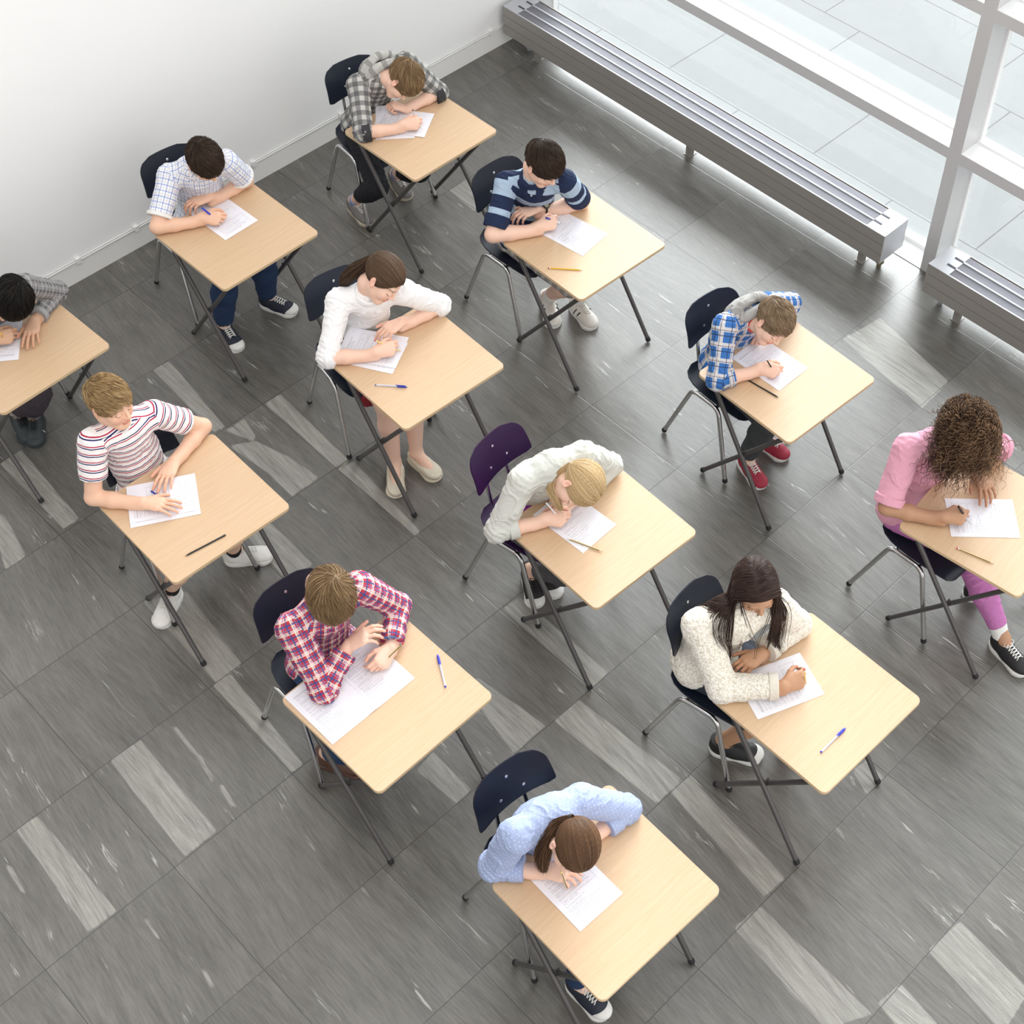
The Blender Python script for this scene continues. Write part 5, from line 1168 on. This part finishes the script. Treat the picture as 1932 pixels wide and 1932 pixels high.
    # ---- top
    lo = st.get('loose', .010); tp = []
    hemp = st.get('hem', -.02); cl = [(P + zz*hemp, -nrm(zz*.8+up*.4))]
    tc = [rc(Pu - up*.01, mid, (.106+lo)*s, (.098+lo)*s, k=.035, fl=(yy, .80), g=1, up=-yy), rc(mid, M - zz*.02*s, (.100+lo)*s, (.094+lo*.8)*s, k=.035, fl=(yy, .76), g=1, up=-yy)]
    tc[1]['v0'] = float(np.linalg.norm(mid-Pu)); shr = rc(M + (sR-M)*.30, sR, (.056+lo*.5)*s, (.047+lo*.6)*s, k=.03, g=1, up=-yy); shl = rc(M + (sL-M)*.30, sL, (.056+lo*.5)*s, (.047+lo*.6)*s, k=.03, g=1, up=-yy)
    tr = rc(nb - nd*.012 - yy*.004, M - zz*.05, .054*s, (.062+lo)*s, k=.035, g=1, up=-yy)
    tc.append(el(Pu - up*.012, RP, np.array([.154+lo*.6, .112+lo*.6, .095])*s, k=.04, g=1))
    for p in tc: p['clip'] = list(cl)
    tp += tc + [shr, shl, tr]
    for p in (shr, shl): p['v0'] = .0
    jn = []
    fR, fL = st['sleeve'] if isinstance(st['sleeve'], tuple) else (st['sleeve'],)*2
    for sd, f in (('R', fR), ('L', fL)):
        S_, E_, W_ = arms[sd]; al = st.get('sl', 1.0)
        r_s, r_e, r_w = (.050+lo*.8)*s*al, (.042+lo*.7)*s*al, (.031+lo*.6)*s*al
        if f <= 1:
            e = S_ + (E_-S_)*f; dr = nrm(E_-S_); tp.append(rc(S_, e + dr*.01, r_s, r_s+(r_e-r_s)*f + .004, k=.022, g=2, clip=[(e, dr)], up=up)); tp[-1]['v0'] = st.get('slv0', 0.); cuffp = (e, dr, r_s+(r_e-r_s)*f + .004)
        else:
            tp.append(rc(S_, E_, r_s, r_e, k=.022, g=2, up=up)); e = E_ + (W_-E_)*(f-1); dr = nrm(W_-E_); re_ = r_e+(r_w-r_e)*(f-1)
            q_ = rc(E_, e + dr*.006, r_e, re_, k=.018, g=2, clip=[(e, dr)], up=up); q_['v0'] = float(np.linalg.norm(E_-S_)); tp.append(q_); cuffp = (e, dr, re_); jn.append((E_, .07))
        jn.append((S_, .06)); tp[-1]
        if st.get('cuff'):
            cw = st.get('cuffw', .022); c_, d_, r_ = cuffp
            cp = [rc(c_ - d_*cw, c_, r_+.0085, r_+.0065, k=.004, clip=[(c_ + d_*.002, d_), (c_ - d_*cw, -d_)], up=up)]
            cloth('cuff', cp, .003, MAT[st['cuff']], root, O, folds=.0012, seed=5)
        if st.get('cuff') or True: pass
    for p_ in tp:
        if p_['g'] == 1: p_['fr'] = (P, xr, yy, zz)
    cloth(st.get('topname', 'shirt'), tp, .0038, MAT[st['top']], root, O, folds=st.get('folds', .0045), seed=ord(k), joints=jn)
    # ---- collar / hood / under layers
    Rn = rot_to(nd); Rn2 = np.stack([nrm(xr - nd*(xr@nd)), np.cross(nd, nrm(xr - nd*(xr@nd))), nd], 1)
    cb = nb + nd*.036*s
    ct = st.get('collar')
    if ct == 'ring': cloth('neckband', [torus(cb - nd*.006, Rn2, (.053*s, .056*s), .0075)], .003, MAT[st['collmat']], root, O, folds=0)
    if ct == 'shirt':
        cp = [torus(cb, Rn2, (.057*s, .061*s), .0095, k=.008), torus(cb + nd*.012, Rn2, (.053*s, .057*s), .0080, k=.008)]
        for sg in (-1, 1):
            c_ = cb + Rn2 @ np.array([sg*.034, .052, -.014])*s; Rq = Rn2 @ np.array([[math.cos(sg*.5), math.sin(sg*.5), 0], [-math.sin(sg*.5), math.cos(sg*.5), 0], [0, 0, 1]])
            a_ = cb + Rn2 @ np.array([sg*.047, .042, -.004])*s; b_ = cb + Rn2 @ np.array([sg*.036, .080, -.026])*s
            def onsurf(c0, off=.004):
                for _ in range(12):
                    dd = min(pdist(p, c0[None])[0] for p in tp); g = np.array([min(pdist(p, (c0+1e-3*v)[None])[0] for p in tp) - dd for v in I3]); g = nrm(g); c0 = c0 - g*(dd-off)
                return c0, g
            _, g1 = onsurf(a_, .006); b_, g2 = onsurf(cb + Rn2 @ np.array([sg*.036, .085, -.045])*s, .005); gm = nrm(g1+g2)
            cp.append(rc(a_, b_, .026*s, .016*s, k=.02, fl=(gm, .26)))
        cloth('collar', cp, .003, MAT[st['collmat']], root, O, folds=.001)
    if ct == 'hood':
        c_ = nb - yy*.034*s + nd*.026*s
        cp = [torus(c_, Rn2 @ np.array([[1, 0, 0], [0, .92, .39], [0, -.39, .92]]), (.084*s, .080*s), .024*s, k=.015), torus(c_ - nd*.026, Rn2, (.100*s, .092*s), .023*s, k=.015), el(c_ - yy*.066*s - zz*.040*s, RT, np.array([.098, .040, .090])*s, k=.03)]
        for sg in (-1, 1): cp.append(rc(c_ + Rn2 @ np.array([sg*.070, .035, -.015])*s, c_ + Rn2 @ np.array([sg*.030, .098, -.060])*s, .020*s, .012*s, k=.02))
        cloth('hood', cp, .0035, MAT[st['collmat']], root, O, folds=.006, seed=3)
        for sg in (-1, 1):
            a_ = c_ + Rn2 @ np.array([sg*.028, .108, -.062])*s; m_ = MB().tube([a_, a_ + yy*.012 - up*.02, a_ + yy*.016 - up*.05], .0018, 6); m_.v = [tuple(np.array(v)-O) for v in m_.v]; m_.build('drawstring', M_WH, root, sharp=60)
    if st.get('under'):
        cloth('undershirt', [el(nb + yy*.020*s - zz*.012, RT, np.array([.062, .058, .050])*s), torus(cb + nd*.004, Rn2, (.052*s, .055*s), .007)], .0035, MAT[st['under']], root, O, folds=.001)
    if st.get('belly'):
        cloth('undershirt', [rc(Pu - up*.01, mid*.5+Pu*.5, .116*s, .108*s, fl=(yy, .84), clip=[])], .004, MAT[st['belly']], root, O, folds=.004, seed=9)
    if st.get('buttons'):
        for i in range(st['buttons']):
            t_ = .02 + i*.06; c0 = nb + nd*.0 - zz*t_; c_ = c0 + yy*(.05+.2*t_)
            # push out to the shirt surface
            for _ in range(20):
                dd = min(pdist(p, c_[None])[0] for p in tp)
                if abs(dd) < .001: break
                c_ = c_ - yy*dd
            m_ = MB().tube([c_, c_ + yy*.004], .0052, 10); m_.v = [tuple(np.array(v)-O) for v in m_.v]; m_.build('button', M_WH, root, sharp=50)
    # ---- trousers / skirt
    bt = st['bottom']; lp = [el(Pu - up*.018, RP, np.array([.140, .100, .088])*s, k=.04)]; jn = []
    f = st.get('leg', 1.75)
    if st.get('skirt'):
        h1 = (legs['R'][0]+legs['L'][0])/2; kR, kL = legs['R'][1], legs['L'][1]
        for a_, b_ in ((legs['R'][0], kR), (legs['L'][0], kL)): e = a_ + (b_-a_)*.82; lp.append(rc(a_, e, .088*s, .092*s, k=.05, clip=[(e, nrm(b_-a_))], up=up))
        e = h1 + ((kR+kL)/2-h1)*.82; lp.append(rc(h1, e, .085*s, .085*s, k=.05, clip=[(e, nrm(e-h1))], up=up))
    else:
        for sd in 'RL':
            hip, kn, ank, fd = legs[sd]; wl_ = st.get('legw', 1.0)
            if f <= 1: e = hip + (kn-hip)*f; d_ = nrm(kn-hip); lp.append(rc(hip, e, .080*s, .070*s*wl_, k=.03, clip=[(e, d_)], up=fw))
            elif f < 1.3: e = kn + (ank-kn)*(f-1); d_ = nrm(ank-kn); lp += [rc(hip, kn, .080*s, .064*s*wl_, k=.03, up=fw), rc(kn, e + d_*.01, .062*s*wl_, .062*s*wl_, k=.02, clip=[(e, d_)], up=fw)]
            else:
                lp.append(rc(hip, kn, .078*s, .060*s*wl_, k=.03, up=fw)); e = kn + (ank-kn)*(f-1); d_ = nrm(ank-kn)
                m1 = kn*.65+ank*.35; q1 = rc(kn, m1, .060*s, .059*s*max(1, wl_), k=.02, up=fw); q1['v0'] = .38; lp.append(q1)
                q_ = rc(m1, e + d_*.01, .059*s*max(1, wl_), max(.046*wl_, .041)*s, k=.02, clip=[(e, d_)], up=fw); q_['v0'] = .51; lp.append(q_); jn.append((kn, .09)); jn.append((ank, .06))
    cloth(st.get('botname', 'trousers'), lp, .0042, MAT[bt], root, O, folds=.005, seed=ord(k)+1, joints=jn)
    for sd in 'RL':
        hip, kn, ank, fd = legs[sd]
        if st.get('sock'):
            hgt = st.get('sockh', .06); a_ = ank + nrm(kn-ank)*hgt
            cloth('sock', [rc(ank - up*.02, a_, .0345*s, .036*s + hgt*.06, clip=[(a_, nrm(kn-ank))])], .0032, MAT[st['sock']], root, O, folds=.001)
        so = shoe(st['shoe']); so.parent = root; so.location = (ank[0]-O[0] + fd[0]*0, ank[1]-O[1], .001); so.rotation_euler = (0, 0, math.atan2(-fd[0], fd[1]))
        so.scale = (s,)*3
    return root, J, s, O, arms, legs, tp, R

# ------------------------------------------------------------ the twelve pupils
BR = dict(brown=(.05, .03, .02), dark=(.03, .02, .015), black=(.012, .01, .01), sandy=(.24, .14, .07), light=(.16, .09, .05), blonde=(.35, .22, .12))
PEOPLE = dict(
 A=dict(label='boy in grey and black checked hoodie leaning his head on his left arm while writing', skin='fair', brow=BR['light'], top='A', topname='hoodie', sleeve=1.17, cuff='Acuff', cuffw=.045, collar='hood', collmat='Ahood', under='Jin', bottom='black', leg=1.68, sock='sockblue', sockh=.035, shoe='runner', hL='fist', loose=.014, hem=-.06, dP=(-.03, .03, 0)),
 B=dict(label='brown haired boy in white and blue checked shirt bowed over his blue pen', skin='light', brow=BR['dark'], top='B', sleeve=.80, cuff='Bcuff', cuffw=.016, collar='shirt', collmat='B', under='Jin', bottom='jeans', leg=1.93, shoe='canvas', sock='sockblack', loose=.014, legw=1.12, s=1.02, hL='loose'),
 C=dict(label='dark haired boy in navy and light blue striped polo shirt with black wristwatch', skin='fair', brow=BR['dark'], top='C', topname='polo_shirt', sleeve=.86, cuff='Cnavy', cuffw=.062, slv0=.031, collar='shirt', collmat='Cnavy', bottom='shorts', botname='shorts', leg=1.04, legw=1.12, shoe='leather', sock='sockwhite', sockh=.075, hL='loose', arm=1.1, s=1.04, buttons=2, mb=.06, dP=(-.02, .03, 0)),
 D=dict(label='girl with brown ponytail in white blouse, tartan skirt and cream flat shoes', skin='fair', brow=BR['brown'], top='D', topname='blouse', sleeve=1.10, cuff='D', cuffw=.03, collar='shirt', collmat='D', bottom='skirt', botname='skirt', skirt=True, shoe='flats', hL='loose', s=1.02, buttons=3, folds=.006),
 E=dict(label='black haired boy in grey plaid shirt cut off by the left edge of the photo', skin='olive', brow=BR['black'], top='E', sleeve=1.84, cuff='sockgrey', collar='shirt', collmat='E', bottom='plum', leg=1.78, legw=1.15, shoe='dark', sock='sockgrey', hL='flat', s=1.02, floatR=False),
 F=dict(label='sandy haired boy in white T-shirt with red and navy stripes looking up and aside', skin='light', brow=BR['sandy'], top='F', topname='t_shirt', sleeve=.62, collar='ring', collmat='Fneck', bottom='shorts', botname='shorts', leg=1.02, shoe='white', sock='sockblack', sockh=.06, slv0=.010, hR='flat', hL='flat', s=1.03, loose=.012),
 G=dict(label='blonde girl in pale jacket and magenta top bent low over her test', skin='fair', brow=BR['blonde'], top='G', topname='jacket', sleeve=(1.42, 1.80), cuff='G', cuffw=.04, collar='shirt', collmat='G', belly='Gunder', bottom='dgrey', botname='leggings', leg=1.80, legw=.86, shoe='skate', hL='flat', loose=.016, hem=.22, folds=.007, dP=(-.035, .05, 0)),
 H=dict(label='boy in blue plaid shirt with grey hood bent low and writing with black pencil', skin='fair', brow=BR['light'], top='H', sleeve=(1.36, 1.5), cuff='H', cuffw=.03, collar='hood', collmat='Hhood', under='Hred', bottom='grey', leg=1.90, shoe='red', hL='fist', loose=.014, s=.98, legw=1.02),
 I=dict(label='girl with big curly brown hair in pink shirt and pink jeans at the right edge', skin='brown', brow=BR['black'], top='I', sleeve=.93, cuff='I', cuffw=.035, collar='shirt', collmat='I', bottom='pinkj', botname='jeans', leg=1.82, legw=.90, shoe='black', sock='sockwhite', sockh=.07, hL='open', s=1.04, loose=.014, hem=-.06, dP=(-.02, .02, 0), folds=.006, buttons=2, rollR=.5),
 J=dict(label='boy in red plaid shirt writing with his left hand over an open double sheet', skin='fair', brow=BR['light'], top='J', sleeve=1.84, cuff='J', cuffw=.03, collar='shirt', collmat='J', under='Jin', bottom='jeans', leg=1.80, shoe='brown', hR='loose', hL='grip', floatR=True, s=1.04, loose=.014, folds=.006),
 K=dict(label='girl with very long dark hair in cream knitted sweater writing with a pencil', skin='caramel', brow=BR['black'], top='K', topname='sweater', sleeve=1.90, cuff='Kcuff', cuffw=.035, collar='ring', collmat='Kcuff', bottom='denshort', botname='shorts', leg=.72, shoe='skate', hL='loose', s=1.04, loose=.022, dP=(-.03, .045, 0), folds=.005, kL=(2.985, 1.67, .44), fL=(.55, -.84), hem=-.07),
 L=dict(label='girl with auburn ponytail in light blue dotted shirt bent low over her desk', skin='fair', brow=BR['brown'], top='L', sleeve=(1.60, 1.62), cuff='L', cuffw=.05, collar='shirt', collmat='L', bottom='jeans', leg=1.93, shoe='canvas', hL='flat', hR='loose', s=.98, loose=.016, folds=.006),
)
_only = None
def set_head(k, f, roll=0.):
    f = nrm(f); u = np.array([0, 0, 1.0]); r = nrm(np.cross(f, u)); u = np.cross(r, f); r2 = r*math.cos(roll) + u*math.sin(roll); u2 = u*math.cos(roll) - r*math.sin(roll)
    D['pose'][k]['hx'] = list(r2); D['pose'][k]['hy'] = list(f); D['pose'][k]['hz'] = list(u2)
set_head('K', (-.46, -.76, -.45), -.12)
for k, st in PEOPLE.items():
    if _only and k not in _only: continue
    root, J, s, O, arms, legs, tp, R = person(k, st)
    sd = ord(k)
    if k == 'A': short_hair(J, s, O, HM['lightbrown'], root, sd, wh=(-.01, -.070, .098), L=.085, fwd=.25)
    if k == 'B': short_hair(J, s, O, HM['dark'], root, sd, wh=(.0, -.07, .098), L=.065, lift=.09, jit=.09)
    if k == 'C': short_hair(J, s, O, HM['dark'], root, sd, wh=(-.02, -.072, .098), L=.072, fwd=.2)
    if k == 'E': short_hair(J, s, O, HM['black'], root, sd, L=.095, lift=.09)
    if k == 'F': short_hair(J, s, O, HM['sandy'], root, sd, L=.045, lift=.085, jit=.10)
    if k == 'H': short_hair(J, s, O, HM['ash'], root, sd, L=.050, fwd=.2, lift=.06)
    if k == 'J': short_hair(J, s, O, HM['lightbrown'], root, sd, L=.105, lift=.13, jit=.08, mn_=.75, kmax=.10)
    if k == 'D': tied_hair(J, s, O, HM['brown'], root, sd, (.005, -.106, .028), [np.array(v) for v in ((2.992, 4.375, 1.112), (2.962, 4.408, 1.075), (2.940, 4.440, 1.02), (2.930, 4.468, .965))], rad=.027)
    if k == 'L':
        h, tw = tied_hair(J, s, O, HM['auburn'], root, sd, (0.015, -.108, .02), [np.array(v) for v in ((1.715, 1.768, 1.03), (1.675, 1.765, 1.01), (1.640, 1.765, .96), (1.622, 1.765, .88), (1.62, 1.75, .82))], rad=.026)
        m_ = MB(); tc_ = to_w(J, (.016, -.111, .020), s); Rn = rot_to(nrm(np.array((1.715, 1.768, 1.03)) - tc_))
        m_.tube([tw + Rn @ np.array([math.cos(a)*.0095, math.sin(a)*.0095, .004]) for a in np.linspace(0, 2*PI, 17)], .0042, 8); m_.v = [tuple(np.array(v)-O) for v in m_.v]; m_.build('hair_tie', S_BLK, h, sharp=60)
    if k == 'G': tied_hair(J, s, O, HM['blonde'], root, sd, (.045, -.085, -.03), [np.array(v) for v in ((2.800, 2.930, .965), (2.782, 2.905, .94), (2.775, 2.875, .905), (2.778, 2.85, .875))], rad=.016)
    if k == 'K': long_hair(J, s, O, HM['espresso'], root, sd, [p for p in tp])
    if k == 'I': curly_hair(J, s, O, HM['curly'], root, sd, [p for p in tp])
    if k == 'C':
        S_, E_, W_ = arms['L']; c = W_ + (E_-W_)*.15; d = nrm(W_-E_); up = np.array([0, 0, 1.0]); vc = np.array([-.40, -.40, .82]); z = nrm(vc - d*(vc@d)); x = np.cross(d, z)
        wt = [c + (x*math.cos(a)*.0315 + z*math.sin(a)*.0305) for a in np.linspace(0, 2*PI, 25)]
        m_ = MB().tube(wt, .0055, 8, caps=False); m_.v = [tuple(np.array(v)-O) for v in m_.v]; wb = m_.build('wristwatch', S_BLK, root, sharp=60)
        cc = c + z*.034; m_ = MB().tube([cc - z*.006, cc + z*.003, cc + z*.004], [.018, .018, .0165], 20); m_.v = [tuple(np.array(v)-O) for v in m_.v]; m_.build('watch_case', S_BLK, wb, sharp=50)
        m_ = MB().tube([cc + z*.004, cc + z*.0046], .0125, 20); m_.v = [tuple(np.array(v)-O) for v in m_.v]; m_.build('dial', flat('watch_dial', (.35, .30, .20), .3), wb, sharp=50)
